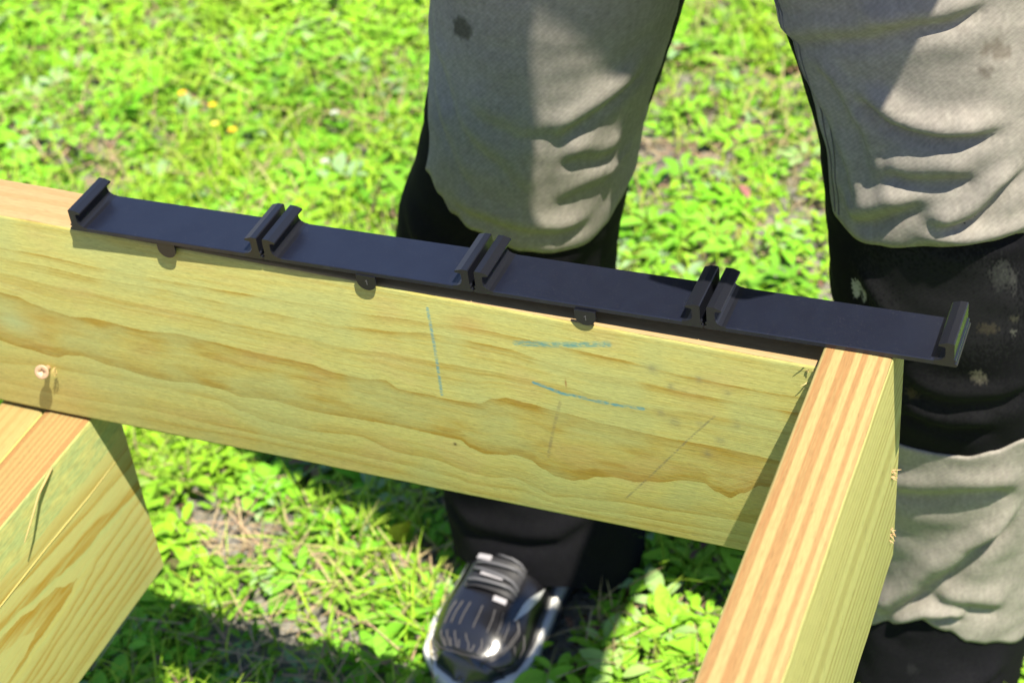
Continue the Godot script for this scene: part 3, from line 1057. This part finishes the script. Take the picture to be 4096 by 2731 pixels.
var weave: Texture2D
func weave_texture() -> Texture2D:
	if weave == null:
		var n := noise(350, 0.11, 3)
		var px := PackedByteArray()
		for j in 192:
			for i in 192:
				var tw := sin((i + j) * TAU * 24.0 / 192.0) * 0.5 + sin((i - j) * TAU * 48.0 / 192.0) * 0.3
				px.append(clampi(int(226 + tw * 11 + n.get_noise_2d(i, j) * 22.0), 0, 255))
		weave = ImageTexture.create_from_image(Image.create_from_data(192, 192, false, Image.FORMAT_L8, px))
	return weave

func cloth_mat(base: Color, sd: int, stains: Array) -> StandardMaterial3D:
	# stains: [angle, y mm, radius deg, radius mm, colour, strength]
	var n1 := noise(sd, 1.0, 3)
	var tex := painted(512 if stains.size() > 3 else 256, 512 if stains.size() > 3 else 256, func(u: float, v: float) -> Color:
		var deg := u * 360.0
		var y := 400.0 - v * 1000.0
		var f := n1.get_noise_2d(deg * 0.03, y * 0.012)
		var g := n1.get_noise_2d(deg * 1.4, y * 1.1)
		var c := base * (1.0 + f * 0.12 + g * 0.22)
		for s in stains:
			var dx: float = (deg - s[0]) / s[2]
			var dy: float = (y - s[1]) / s[3]
			var q: float = dx * dx + dy * dy
			if q < 9.0:
				var k := n1.get_noise_2d(deg * 0.8 + 9.0, y * 0.5) * 1.3
				c = c.lerp(s[4], s[5] * smoothstep(1.05, 0.7, q + k))
		c.a = 0.5 + 0.5 * g
		return c)
	var m := painted_mat(tex, 0.92, 0.0)
	m.metallic_specular = 0.2
	m.detail_enabled = true
	m.detail_albedo = weave_texture()
	m.detail_blend_mode = BaseMaterial3D.BLEND_MODE_MUL
	m.detail_uv_layer = BaseMaterial3D.DETAIL_UV_2
	m.uv2_triplanar = true
	m.uv2_world_triplanar = true
	m.uv2_scale = Vector3(12, 12, 12)
	return m

func build_person() -> void:
	crease_noise = noise(301, 1.0, 2)
	var man := thing("person", "person in grey and black work trousers and black trainers standing behind the board", "person", Vector3(-0.17, 0, -0.33))
	var white := Color(0.5, 0.5, 0.44)
	var black_c := Color(0.0115, 0.0115, 0.0140)
	var grey_c := Color(0.385, 0.358, 0.305)
	var black_r := cloth_mat(black_c, 311, [
		[125, -121, 3.2, 8, white, 0.9], [120.5, -124, 1.3, 8, white, 0.85], [66, -82, 5.5, 13, Color(0.11, 0.115, 0.105), 0.6], [60.5, -88, 1.6, 11, Color(0.14, 0.14, 0.13), 0.6],
		[71, -129, 4.5, 5, Color(0.16, 0.13, 0.075), 0.6], [60, -121, 2.5, 3, Color(0.14, 0.13, 0.09), 0.6], [60, -133, 1.3, 3, Color(0.3, 0.3, 0.24), 0.8], [75, -176, 4.0, 7, Color(0.30, 0.27, 0.20), 0.55],
		[100, -205, 3.5, 5, Color(0.11, 0.09, 0.04), 0.5], [94, -518, 3.0, 6, Color(0.07, 0.07, 0.07), 0.6], [86, -110, 34, 50, Color(0.030, 0.030, 0.033), 0.6], [78, -200, 24, 26, Color(0.022, 0.022, 0.024), 0.5], [90, -520, 30, 30, Color(0.016, 0.016, 0.019), 0.6]])
	var black_l := cloth_mat(black_c, 312, [[75, -168, 3, 3, Color(0.05, 0.05, 0.05), 0.5]])
	var grey_l := cloth_mat(grey_c, 321, [[112, 52, 5.5, 9, Color(0.07, 0.065, 0.035), 0.75], [75, 52, 3, 2, Color(0.10, 0.09, 0.08), 0.5]])
	var grey_r := cloth_mat(grey_c, 322, [[60, 86, 5, 7, Color(0.12, 0.09, 0.055), 0.5], [64, 72, 4, 3, Color(0.09, 0.07, 0.05), 0.55], [80, 0, 30, 35, Color(0.30, 0.285, 0.245), 0.4]])
	for leg in ["l", "r"]:
		var nu := 181
		var nv := 190
		var cloth := part("trouser_leg", grid_mesh(nu, nv, func(i: int, j: int) -> Array:
			var deg := 360.0 * i / (nu - 1) - 90.0
			var y := lerpf(0.36, -0.596 + 0.050 * smoothstep(0.1, 0.95, sin(deg_to_rad(deg))) * (1.0 if leg == "l" else -0.1), float(j) / (nv - 1))
			return [leg_point(leg, deg, y, 0.0), Vector2(deg / 360.0, 0.4 - y)], true), black_l if leg == "l" else black_r, man)
		if leg == "l":
			part("thigh_panel", panel(leg, 96, 120, curve([0, 176, 0.7, 172, 1, 128]), curve([0, -20, 0.6, 5, 0.75, 4, 1, -14]), func(_a: float) -> float: return 0.358,
				curve([-14, -0.128, 4, -0.138, 15, -0.146, 30, -0.151, 49, -0.147, 68, -0.141, 79, -0.134, 90, -0.123, 101, -0.111, 112, -0.098, 124, -0.085, 180, -0.04]), 2.0), grey_l, cloth)
		else:
			part("thigh_panel", panel(leg, 96, 120, curve([0, 178, 0.62, 150, 0.72, 135, 1, 138]), curve([0, -10, 1, -10]), func(_a: float) -> float: return 0.358,
				curve([-10, -0.04, 56, -0.050, 71, -0.054, 90, -0.061, 105, -0.068, 120, -0.073, 135, -0.066, 145, -0.055, 180, -0.05]), 2.2), grey_r, cloth)
			part("shin_panel", panel(leg, 90, 80, curve([0, 150, 1, 150]), curve([0, 0, 1, 0]), curve([0, -0.235, 52, -0.247, 68, -0.257, 82, -0.265, 94, -0.268, 109, -0.269, 150, -0.272]),
				curve([0, -0.50, 26, -0.500, 56, -0.484, 70, -0.478, 82, -0.468, 94, -0.463, 110, -0.478, 127, -0.494, 150, -0.495]), 2.0), grey_r, cloth)
			# stitched double seam beside the panel's inner edge
			for o in [3.5, 6.5]:
				var st := new_st(0)
				var pts := []
				for i in 22:
					var y := lerpf(0.12, -0.06, i / 21.0)
					pts.append(leg_point("r", curve([-0.066, 137.0, 0.0, 134.5, 0.06, 136.0, 0.12, 150.0]).call(y) - o, y, 2.6))
				tube_into(st, pts, 0.0004, 0.0004, 4)
				part("seam", done(st), mat(lin(0.19, 0.185, 0.165), 0.9), cloth)
	build_shoe(man, Vector3(-0.336, -0.597, -0.458), Vector3(-0.358, -0.597, -0.160))
	build_shoe(man, Vector3(0.02, -0.597, -0.50), Vector3(0.04, -0.597, -0.206))
	build_torso(man)

func build_shoe(man: Node3D, heel: Vector3, toe: Vector3) -> void:
	var f := toe - heel
	var length := f.length()
	f = f.normalized()
	var side := f.cross(Vector3.UP).normalized()       # +side = person's left? screen left
	var width := curve([0, 0.020, 0.04, 0.029, 0.12, 0.035, 0.3, 0.035, 0.5, 0.038, 0.68, 0.0445, 0.80, 0.0475, 0.9, 0.043, 0.96, 0.027, 1.0, 0.004])
	var height := curve([0, 0.075, 0.1, 0.085, 0.25, 0.078, 0.42, 0.066, 0.55, 0.054, 0.7, 0.047, 0.85, 0.041, 0.95, 0.031, 1.0, 0.012])
	var sole_h := 0.024
	var bend := func(t: float) -> float: return 0.006 * sin(t * PI) - 0.004 * smoothstep(0.6, 1.0, t)
	var up := func(t: float, a: float, o: float) -> Vector3:
		# a in [0, PI] from one sole edge over the instep to the other
		var w: float = width.call(t) + o
		var h: float = height.call(t) + o
		var e := 0.72
		return heel + f * (t * length + (o if t > 0.9 else 0.0)) + side * (bend.call(t) + w * signf(cos(a)) * pow(absf(cos(a)), e)) + Vector3.UP * (sole_h * 0.8 + h * pow(sin(a), 0.85))
	var leather := mat(lin(0.008, 0.008, 0.010), 0.24, 0.7)
	var mesh_cloth := mat(lin(0.020, 0.020, 0.023), 0.5, 0.5)
	var shoe := part("shoe", grid_mesh(49, 41, func(i: int, j: int) -> Array:
		var t := j / 40.0
		var a := PI * i / 48.0
		return [up.call(t, a, 0.0), Vector2(t, a)], true), leather, man)
	# sole: a thick rim, white above and grey below
	for k in 2:
		var o0 := 0.0040 if k == 0 else 0.0045
		var y0 := 0.010 if k == 0 else 0.0
		var y1 := 0.030 if k == 0 else 0.0115
		var st := new_st(0)
		var ring := []
		var n := 72
		for i in n:
			var s := TAU * i / n
			var t := 0.5 - 0.5 * cos(s)
			var sg := 1.0 if s < PI else -1.0
			var w: float = width.call(t) + o0
			ring.append(heel + f * (t * (length + 0.010) - 0.004) + side * (bend.call(t) + sg * w))
		for i in n:
			var a: Vector3 = ring[i]
			var b: Vector3 = ring[(i + 1) % n]
			var up1 := Vector3.UP * y1
			var mid := Vector3.UP * (y0 + y1) * 0.5
			var lo := Vector3.UP * y0
			var c := heel + f * length * 0.5
			var ia := (c - a).normalized() * 0.010
			var ib := (c - b).normalized() * 0.010
			var oa := -(c - a).normalized() * 0.0015
			var ob := -(c - b).normalized() * 0.0015
			quad(st, a + lo, b + lo, b + mid + ob, a + mid + oa)
			quad(st, a + mid + oa, b + mid + ob, b + up1, a + up1)
			quad(st, a + up1, b + up1, b + up1 + ib - Vector3.UP * 0.002, a + up1 + ia - Vector3.UP * 0.002)
			tri(st, a + lo, c + lo, b + lo)
		part("sole", done(st), mat(lin(0.66, 0.66, 0.63), 0.5) if k == 0 else mat(lin(0.05, 0.055, 0.06), 0.7), shoe)
	# toe bumper
	part("toe_cap", grid_mesh(33, 10, func(i: int, j: int) -> Array:
		var t := lerpf(0.955, 0.998, j / 9.0)
		var a := lerpf(0.18, PI - 0.18, i / 32.0)
		var dip := 0.03 * pow(absf(a - PI / 2) / 1.4, 2.0)
		t = maxf(0.7, t - (1.0 - j / 9.0) * dip)
		return [up.call(t, a, 0.0022), Vector2(t, a)], true), mat(lin(0.012, 0.016, 0.024), 0.22, 0.7), shoe)
	# padded collar and tongue
	part("tongue", grid_mesh(13, 14, func(i: int, j: int) -> Array:
		var s := i / 12.0
		var v := j / 13.0
		var t := lerpf(0.60, 0.75, v)
		var a := lerpf(PI / 2 - 0.42, PI / 2 + 0.42, s)
		return [up.call(t, a, 0.004 * sin(s * PI) + 0.001 + 0.004 * (1.0 - v)), Vector2(s, v)], true), mesh_cloth, shoe)
	var silver := mat(lin(0.55, 0.56, 0.55), 0.28, 0.7)
	silver.metallic = 0.3
	# silver side flashes: quads that follow the upper
	for fl in [[0.60, 0.76, 0.62, 0.80, 0.10], [0.63, 0.80, PI - 0.55, PI - 1.00, 0.10], [0.42, 0.58, 0.85, 0.62, 0.08], [0.40, 0.60, PI - 0.8, PI - 0.45, 0.10]]:
		part("side_flash", grid_mesh(5, 14, func(i: int, j: int) -> Array:
			var v := j / 13.0
			var t := lerpf(fl[0], fl[1], v)
			var a: float = lerpf(fl[2], fl[3], v) + (i / 4.0 - 0.5) * 2.0 * fl[4] * sin(PI * clampf(v, 0.03, 0.97))
			return [up.call(t, a, 0.0012), Vector2(i, j)], true), silver, shoe)
	# laces
	for k in 4:
		var st := new_st(0)
		var t := 0.625 + k * 0.034
		var pts := []
		for i in 9:
			var s := i / 8.0
			pts.append(up.call(t + 0.012 * sin(s * PI) + (0.02 * (s - 0.5) if k % 2 == 0 else -0.02 * (s - 0.5)), lerpf(PI / 2 - 0.5, PI / 2 + 0.5, s), 0.0060 + 0.005 * sin(s * PI) - 0.012 * pow(absf(s - 0.5) * 2, 3.0)))
		tube_into(st, pts, 0.0017, 0.0017, 6)
		part("lace", done(st), mat(lin(0.10, 0.10, 0.11), 0.5), shoe)
	for k in 3:
		part("lace_tag", grid_mesh(4, 4, func(i: int, j: int) -> Array:
			return [up.call(0.645 + k * 0.055 + j * 0.006, PI / 2 + 0.18 * (k - 1) + (i / 3.0 - 0.5) * 0.22, 0.0095 if k < 2 else 0.0022), Vector2(i, j)], true), mat(lin(0.34, 0.33, 0.35), 0.3), shoe)
	# grey stitching that fans over the toe and round the side panels
	var stitch := mat(lin(0.085, 0.08, 0.08), 0.5)
	var lines := []
	for k in 7:
		var a := PI / 2 + (k - 3) * 0.20
		var b := PI / 2 + (k - 3) * 0.15
		lines.append([0.765, b, 0.80, b + (a - b) * 0.6, 0.845, a])
		lines.append([0.865, a - 0.05, 0.885, a, 0.905, a + 0.02, 0.905, a + 0.08, 0.885, a + 0.07])
	lines.append([0.70, 0.62, 0.78, 0.46, 0.86, 0.50, 0.905, 0.75, 0.92, 1.1])
	lines.append([0.74, PI - 1.0, 0.78, PI - 0.80, 0.84, PI - 0.80, 0.88, PI - 0.95, 0.915, PI - 1.2])
	lines.append([0.755, PI - 0.98, 0.79, PI - 0.74, 0.84, PI - 0.74, 0.885, PI - 0.9])
	lines.append([0.78, PI - 0.62, 0.81, PI - 0.40, 0.85, PI - 0.34, 0.89, PI - 0.48, 0.96, PI - 0.55])
	lines.append([0.83, PI - 0.66, 0.85, PI - 0.50, 0.86, PI - 0.38])
	lines.append([0.92, 1.1, 0.925, 1.57, 0.915, PI - 1.2])
	lines.append([0.60, 0.3, 0.72, 0.27, 0.83, 0.28, 0.92, 0.42])
	for l in lines:
		var st := new_st(0)
		var pts := []
		var n: int = l.size() / 2
		for i in (n - 1) * 5 + 1:
			var k := mini(i / 5, n - 2)
			var v := (i - k * 5) / 5.0
			pts.append(up.call(lerpf(l[k * 2], l[k * 2 + 2], v) + 0.03, lerpf(l[k * 2 + 1], l[k * 2 + 3], v), 0.0003))
		tube_into(st, pts, 0.0006, 0.0006, 4)
		part("stitching", done(st), stitch, shoe)

# a smooth skin over tapered bones, by surface nets
func nets(bones: Array, cell: float, blend: float) -> ArrayMesh:
	var lo := Vector3(1e9, 1e9, 1e9)
	var hi := -lo
	for b in bones:
		for k in 2:
			var r: float = b[2 + k] + blend + cell * 2
			lo = lo.min(b[k] - Vector3(r, r, r))
			hi = hi.max(b[k] + Vector3(r, r, r))
	var n := Vector3i((hi - lo) / cell) + Vector3i(2, 2, 2)
	var g := PackedFloat32Array()
	g.resize(n.x * n.y * n.z)
	g.fill(1.0)
	for b in bones:
		var a: Vector3 = b[0]
		var d: Vector3 = b[1] - a
		var dd := maxf(d.length_squared(), 1e-9)
		var r: float = maxf(b[2], b[3]) + blend + cell * 2
		var p0 := Vector3i(((a.min(b[1]) - Vector3(r, r, r)) - lo) / cell).clamp(Vector3i.ZERO, n - Vector3i.ONE)
		var p1 := Vector3i(((a.max(b[1]) + Vector3(r, r, r)) - lo) / cell).clamp(Vector3i.ZERO, n - Vector3i.ONE)
		for z in range(p0.z, p1.z + 1):
			for y in range(p0.y, p1.y + 1):
				for x in range(p0.x, p1.x + 1):
					var p := lo + Vector3(x, y, z) * cell
					var t := clampf((p - a).dot(d) / dd, 0, 1)
					var s := (p - a - d * t).length() - lerpf(b[2], b[3], t)
					var k := x + n.x * (y + n.y * z)
					var o := g[k]
					var h := maxf(blend - absf(o - s), 0.0) / blend
					g[k] = minf(o, s) - h * h * blend * 0.25
	var st := new_st(0)
	var at := {}
	var step := [1, n.x, n.x * n.y]
	for z in n.z - 1:
		for y in n.y - 1:
			for x in n.x - 1:
				var k := x + n.x * (y + n.y * z)
				var first := g[k] < 0
				var sum := Vector3.ZERO
				var cnt := 0
				for e in 12:
					var ax := e / 4
					var u := 1 if (e & 1) else 0
					var v := 1 if (e & 2) else 0
					var i0: int = k + u * step[(ax + 1) % 3] + v * step[(ax + 2) % 3]
					var i1: int = i0 + step[ax]
					if (g[i0] < 0) != (g[i1] < 0):
						var q := Vector3.ZERO
						q[ax] = g[i0] / (g[i0] - g[i1])
						q[(ax + 1) % 3] = u
						q[(ax + 2) % 3] = v
						sum += q
						cnt += 1
				if cnt:
					at[k] = at.size()
					st.add_vertex(lo + (Vector3(x, y, z) + sum / cnt) * cell)
	for k in at.keys():
		for ax in 3:
			var i1: int = k + step[ax]
			if i1 >= g.size() or (g[k] < 0) == (g[i1] < 0): continue
			var su: int = step[(ax + 1) % 3]
			var sv: int = step[(ax + 2) % 3]
			if not (at.has(k - su) and at.has(k - sv) and at.has(k - su - sv)): continue
			var q := [at[k], at[k - su], at[k - su - sv], at[k - sv]]
			if g[k] >= 0: q.reverse()
			for m in [0, 2, 1, 0, 3, 2]:
				st.add_index(q[m])
	st.generate_normals()
	return st.commit()

func hand_bones(w: Vector3, dir: Vector3, palm_n: Vector3, thumb_side: Vector3) -> Array:
	var b := []
	var s := thumb_side
	var knuckle := w + dir * 0.085
	for k in 4:
		var off := s * (0.030 - k * 0.020)
		b.append([w + off * 0.5 + dir * 0.012, knuckle + off, 0.015, 0.0115])
		var l: float = [0.072, 0.080, 0.074, 0.058][k]
		var p0 := knuckle + off
		var p1 := p0 + (dir * 0.85 + palm_n * 0.5).normalized() * l * 0.45
		var p2 := p1 + (dir * 0.35 + palm_n * 0.95).normalized() * l * 0.32
		var p3 := p2 + (dir * -0.1 + palm_n).normalized() * l * 0.25
		b.append([p0, p1, 0.0105, 0.0093])
		b.append([p1, p2, 0.0093, 0.0085])
		b.append([p2, p3, 0.0085, 0.0072])
	var t0 := w + dir * 0.022 + s * 0.025
	var t1 := t0 + (s * 0.75 + dir * 0.6 + palm_n * 0.35).normalized() * 0.042
	var t2 := t1 + (s * 0.15 + dir * 0.85 + palm_n * 0.5).normalized() * 0.032
	b.append([t0, t1, 0.015, 0.0115])
	b.append([t1, t2, 0.0112, 0.0085])
	return b

func build_torso(man: Node3D) -> void:
	# leaning a little over the board; all of it above the picture
	var pelvis := Vector3(-0.135, 0.34, -0.30)
	var chest := Vector3(-0.125, 0.62, -0.205)
	var neck := Vector3(-0.14, 0.86, -0.17)
	var sh_l := Vector3(0.045, 0.80, -0.19)
	var sh_r := Vector3(-0.325, 0.80, -0.19)
	var el_l := Vector3(0.14, 0.58, -0.13)
	var el_r := Vector3(-0.37, 0.62, -0.16)
	var wr_l := Vector3(0.085, 0.42, -0.03)
	var wr_r := Vector3(-0.125, 0.60, -0.075)
	var trousers := mat(lin(0.25, 0.24, 0.215), 0.92, 0.2)
	part("trouser_seat", nets([[pelvis + Vector3(-0.06, 0.02, 0), pelvis + Vector3(0.06, 0.02, 0), 0.125, 0.125], [Vector3(-0.225, 0.30, -0.30), pelvis + Vector3(-0.07, 0.05, 0), 0.104, 0.12], [Vector3(-0.045, 0.30, -0.30), pelvis + Vector3(0.07, 0.05, 0), 0.108, 0.12]], 0.014, 0.04), trousers, man)
	part("shirt", nets([[pelvis + Vector3(-0.05, 0.10, 0), chest + Vector3(-0.07, 0, 0), 0.130, 0.125], [pelvis + Vector3(0.05, 0.10, 0), chest + Vector3(0.06, 0, 0), 0.130, 0.125],
		[chest + Vector3(-0.07, 0.04, 0), sh_r, 0.115, 0.072], [chest + Vector3(0.07, 0.04, 0), sh_l, 0.115, 0.072], [sh_r, sh_l, 0.075, 0.075], [neck, neck + Vector3(0, -0.05, -0.02), 0.06, 0.075],
		[sh_r, sh_r.lerp(el_r, 0.9), 0.068, 0.056], [sh_l, sh_l.lerp(el_l, 0.9), 0.068, 0.056]], 0.014, 0.05), mat(lin(0.05, 0.06, 0.09), 0.9), man)
	var head := neck + Vector3(0, 0.165, 0.055)
	var fwd := Vector3(0, -0.55, 0.83).normalized()
	var upw := Vector3(0, 0.83, 0.55).normalized()
	var rt := Vector3(1, 0, 0)
	var skin := mat(lin(0.42, 0.25, 0.17), 0.55)
	skin.subsurf_scatter_enabled = true
	skin.subsurf_scatter_strength = 0.1
	var bones := [[neck + Vector3(0, -0.03, -0.01), head - upw * 0.05 - fwd * 0.02, 0.056, 0.054], [head + upw * 0.035 - fwd * 0.02, head + upw * 0.02 + fwd * 0.015, 0.088, 0.080], [head - upw * 0.02 + fwd * 0.01, head - upw * 0.075 + fwd * 0.045, 0.072, 0.042],
		[head + fwd * 0.088 + upw * 0.01, head + fwd * 0.112 - upw * 0.022, 0.009, 0.013], [head - upw * 0.052 + fwd * 0.082 - rt * 0.018, head - upw * 0.052 + fwd * 0.082 + rt * 0.018, 0.008, 0.008],
		[head + rt * 0.082 - upw * 0.018, head + rt * 0.086 + upw * 0.022, 0.011, 0.014], [head - rt * 0.082 - upw * 0.018, head - rt * 0.086 + upw * 0.022, 0.011, 0.014],
		[sh_l.lerp(el_l, 0.7), el_l, 0.046, 0.042], [el_l, wr_l, 0.043, 0.028], [sh_r.lerp(el_r, 0.7), el_r, 0.046, 0.042], [el_r, wr_r, 0.043, 0.028]]
	var dl := (wr_l - el_l).normalized()
	var dr := (wr_r - el_r).normalized()
	bones.append_array(hand_bones(wr_l, dl, Vector3(-0.8, -0.5, 0.1).normalized(), Vector3(-0.4, 0.9, 0.0).normalized()))
	bones.append_array(hand_bones(wr_r, dr, Vector3(0.8, -0.5, 0.1).normalized(), Vector3(0.4, 0.9, 0.0).normalized()))
	var body := part("body", nets(bones, 0.0068, 0.012), skin, man)
	for s in [-1, 1]:
		var e := SphereMesh.new()
		e.radius = 0.0125
		e.height = 0.025
		e.radial_segments = 16
		e.rings = 8
		var eye := part("eye", e, mat(lin(0.55, 0.54, 0.52), 0.2), body)
		eye.position = head + fwd * 0.078 + upw * 0.012 + rt * 0.032 * s
	part("hair", nets([[head + upw * 0.055 - fwd * 0.03, head + upw * 0.045 - fwd * 0.0, 0.088, 0.080], [head - fwd * 0.05 + upw * 0.02, head - fwd * 0.055 - upw * 0.03, 0.075, 0.055]], 0.009, 0.03), mat(lin(0.04, 0.025, 0.015), 0.7), body)

# ------------------------------------------------------------------ flowers and stray leaves
func build_small_plants() -> void:
	var stem_m := mat(lin(0.10, 0.26, 0.03), 0.7)
	var flowers := [
		[-1.10, -0.95, 0.0064, Color(0.80, 0.44, 0.015), "orange-yellow flower, leftmost of the four in the lawn"],
		[-1.05, -0.94, 0.0060, Color(0.75, 0.52, 0.01), "deep yellow flower, farthest right in the back pair of the lawn flowers"],
		[-1.028, -0.907, 0.0060, Color(0.80, 0.70, 0.10), "pale lemon flower, front middle of the four in the lawn"],
		[-1.0, -0.902, 0.0060, Color(0.75, 0.50, 0.01), "golden flower, nearest the board of the four in the lawn"]]
	for k in flowers.size():
		var s: Array = flowers[k]
		var base := Vector3(s[0], hills(s[0], s[1]), s[1])
		var o := thing("yellow_flower", s[4], "flower", base, "small yellow flowers in the lawn")
		flower_parts(o, base, s[2], s[3], stem_m, 0.045)
	var whites := [[-0.89, -0.975, "small white clover flower in the grass left of the leg"], [-0.845, -0.862, "white clover flower near the board, between second clip and yellow flowers"]]
	for s in whites:
		var base := Vector3(s[0], hills(s[0], s[1]), s[1])
		var o := thing("white_flower", s[2], "flower", base)
		flower_parts(o, base, 0.0065, Color(0.45, 0.50, 0.40), stem_m, 0.04)
	stray("red_leaf", "reddish fallen leaf in the grass between the two legs", Vector3(-0.345, 0.03, -0.955), Vector3(0.5, 0.1, 0.75), 0.034, 0.010, lin(0.34, 0.13, 0.12))
	stray("brown_leaf", "curled dry brown leaf just below the edge of the rim board", Vector3(-0.70, 0.025, -0.392), Vector3(0.9, 0.15, 0.2), 0.04, 0.015, lin(0.30, 0.20, 0.15))
	stray("maroon_leaf", "small maroon leaf lying right of the beam end", Vector3(-0.59, 0.03, -0.375), Vector3(0.7, 0.1, -0.5), 0.028, 0.014, lin(0.22, 0.06, 0.05))
	stray("yellow_leaf", "yellowish upright leaf left of the trouser hem", Vector3(-0.486, 0.012, -0.315), Vector3(0.25, 0.9, 0.25), 0.05, 0.024, lin(0.30, 0.36, 0.02))
	stray("pale_leaf", "pale grey leaf beside the upper corner of the beam end", Vector3(-0.845, 0.03, -0.345), Vector3(0.9, 0.1, 0.3), 0.04, 0.02, lin(0.42, 0.35, 0.34))
	var st := new_st(0)
	tube_into(st, [Vector3(-0.765, 0.005 - GY, -0.80), Vector3(-0.745, 0.035 - GY, -0.79), Vector3(-0.735, 0.07 - GY, -0.80)], 0.0022, 0.0016, 5)
	var tw := thing("straw", "pale straw stalk standing in the grass behind the second clip", "straw", Vector3(-0.76, 0, -0.80))
	part("stalk", done(st), mat(lin(0.45, 0.33, 0.2), 0.8), tw)

func flower_parts(o: Node3D, base: Vector3, r: float, c: Color, stem_m: Material, h: float) -> void:
	var b := base - Vector3(0, GY, 0)
	var top := b + Vector3(0, h, 0)
	var st := new_st(0)
	tube_into(st, [b - Vector3(0, 0.01, 0), b + Vector3(0.003, h * 0.5, 0.002), top], 0.0011, 0.0009, 5)
	part("stem", done(st), stem_m, o)
	var pm := mat(c.linear_to_srgb(), 0.6)
	pm.cull_mode = BaseMaterial3D.CULL_DISABLED
	for k in 7:
		var a := TAU * k / 7.0
		var p := new_st(0)
		leaf_into(p, top, Vector3(cos(a), 0.25, sin(a)).normalized(), r, r * 0.9, 0.2, Color(1, 1, 1))
		part("petal", done(p), pm, o)
	var ce := new_st(0)
	tube_into(ce, [top, top + Vector3(0, 0.002, 0)], r * 0.35, r * 0.25, 8)
	part("flower_centre", done(ce), mat((c * Color(0.8, 0.6, 0.4)).linear_to_srgb(), 0.8), o)

func stray(called: String, label: String, at: Vector3, dir: Vector3, l: float, w: float, c: Color) -> void:
	var o := thing(called, label, "leaf", Vector3(at.x, at.y, at.z))
	var st := new_st(0)
	leaf_into(st, at - Vector3(0, GY, 0), dir.normalized(), l, w, 0.3, Color(1, 1, 1))
	var m := mat(c, 0.6)
	m.cull_mode = BaseMaterial3D.CULL_DISABLED
	part("blade", done(st), m, o)
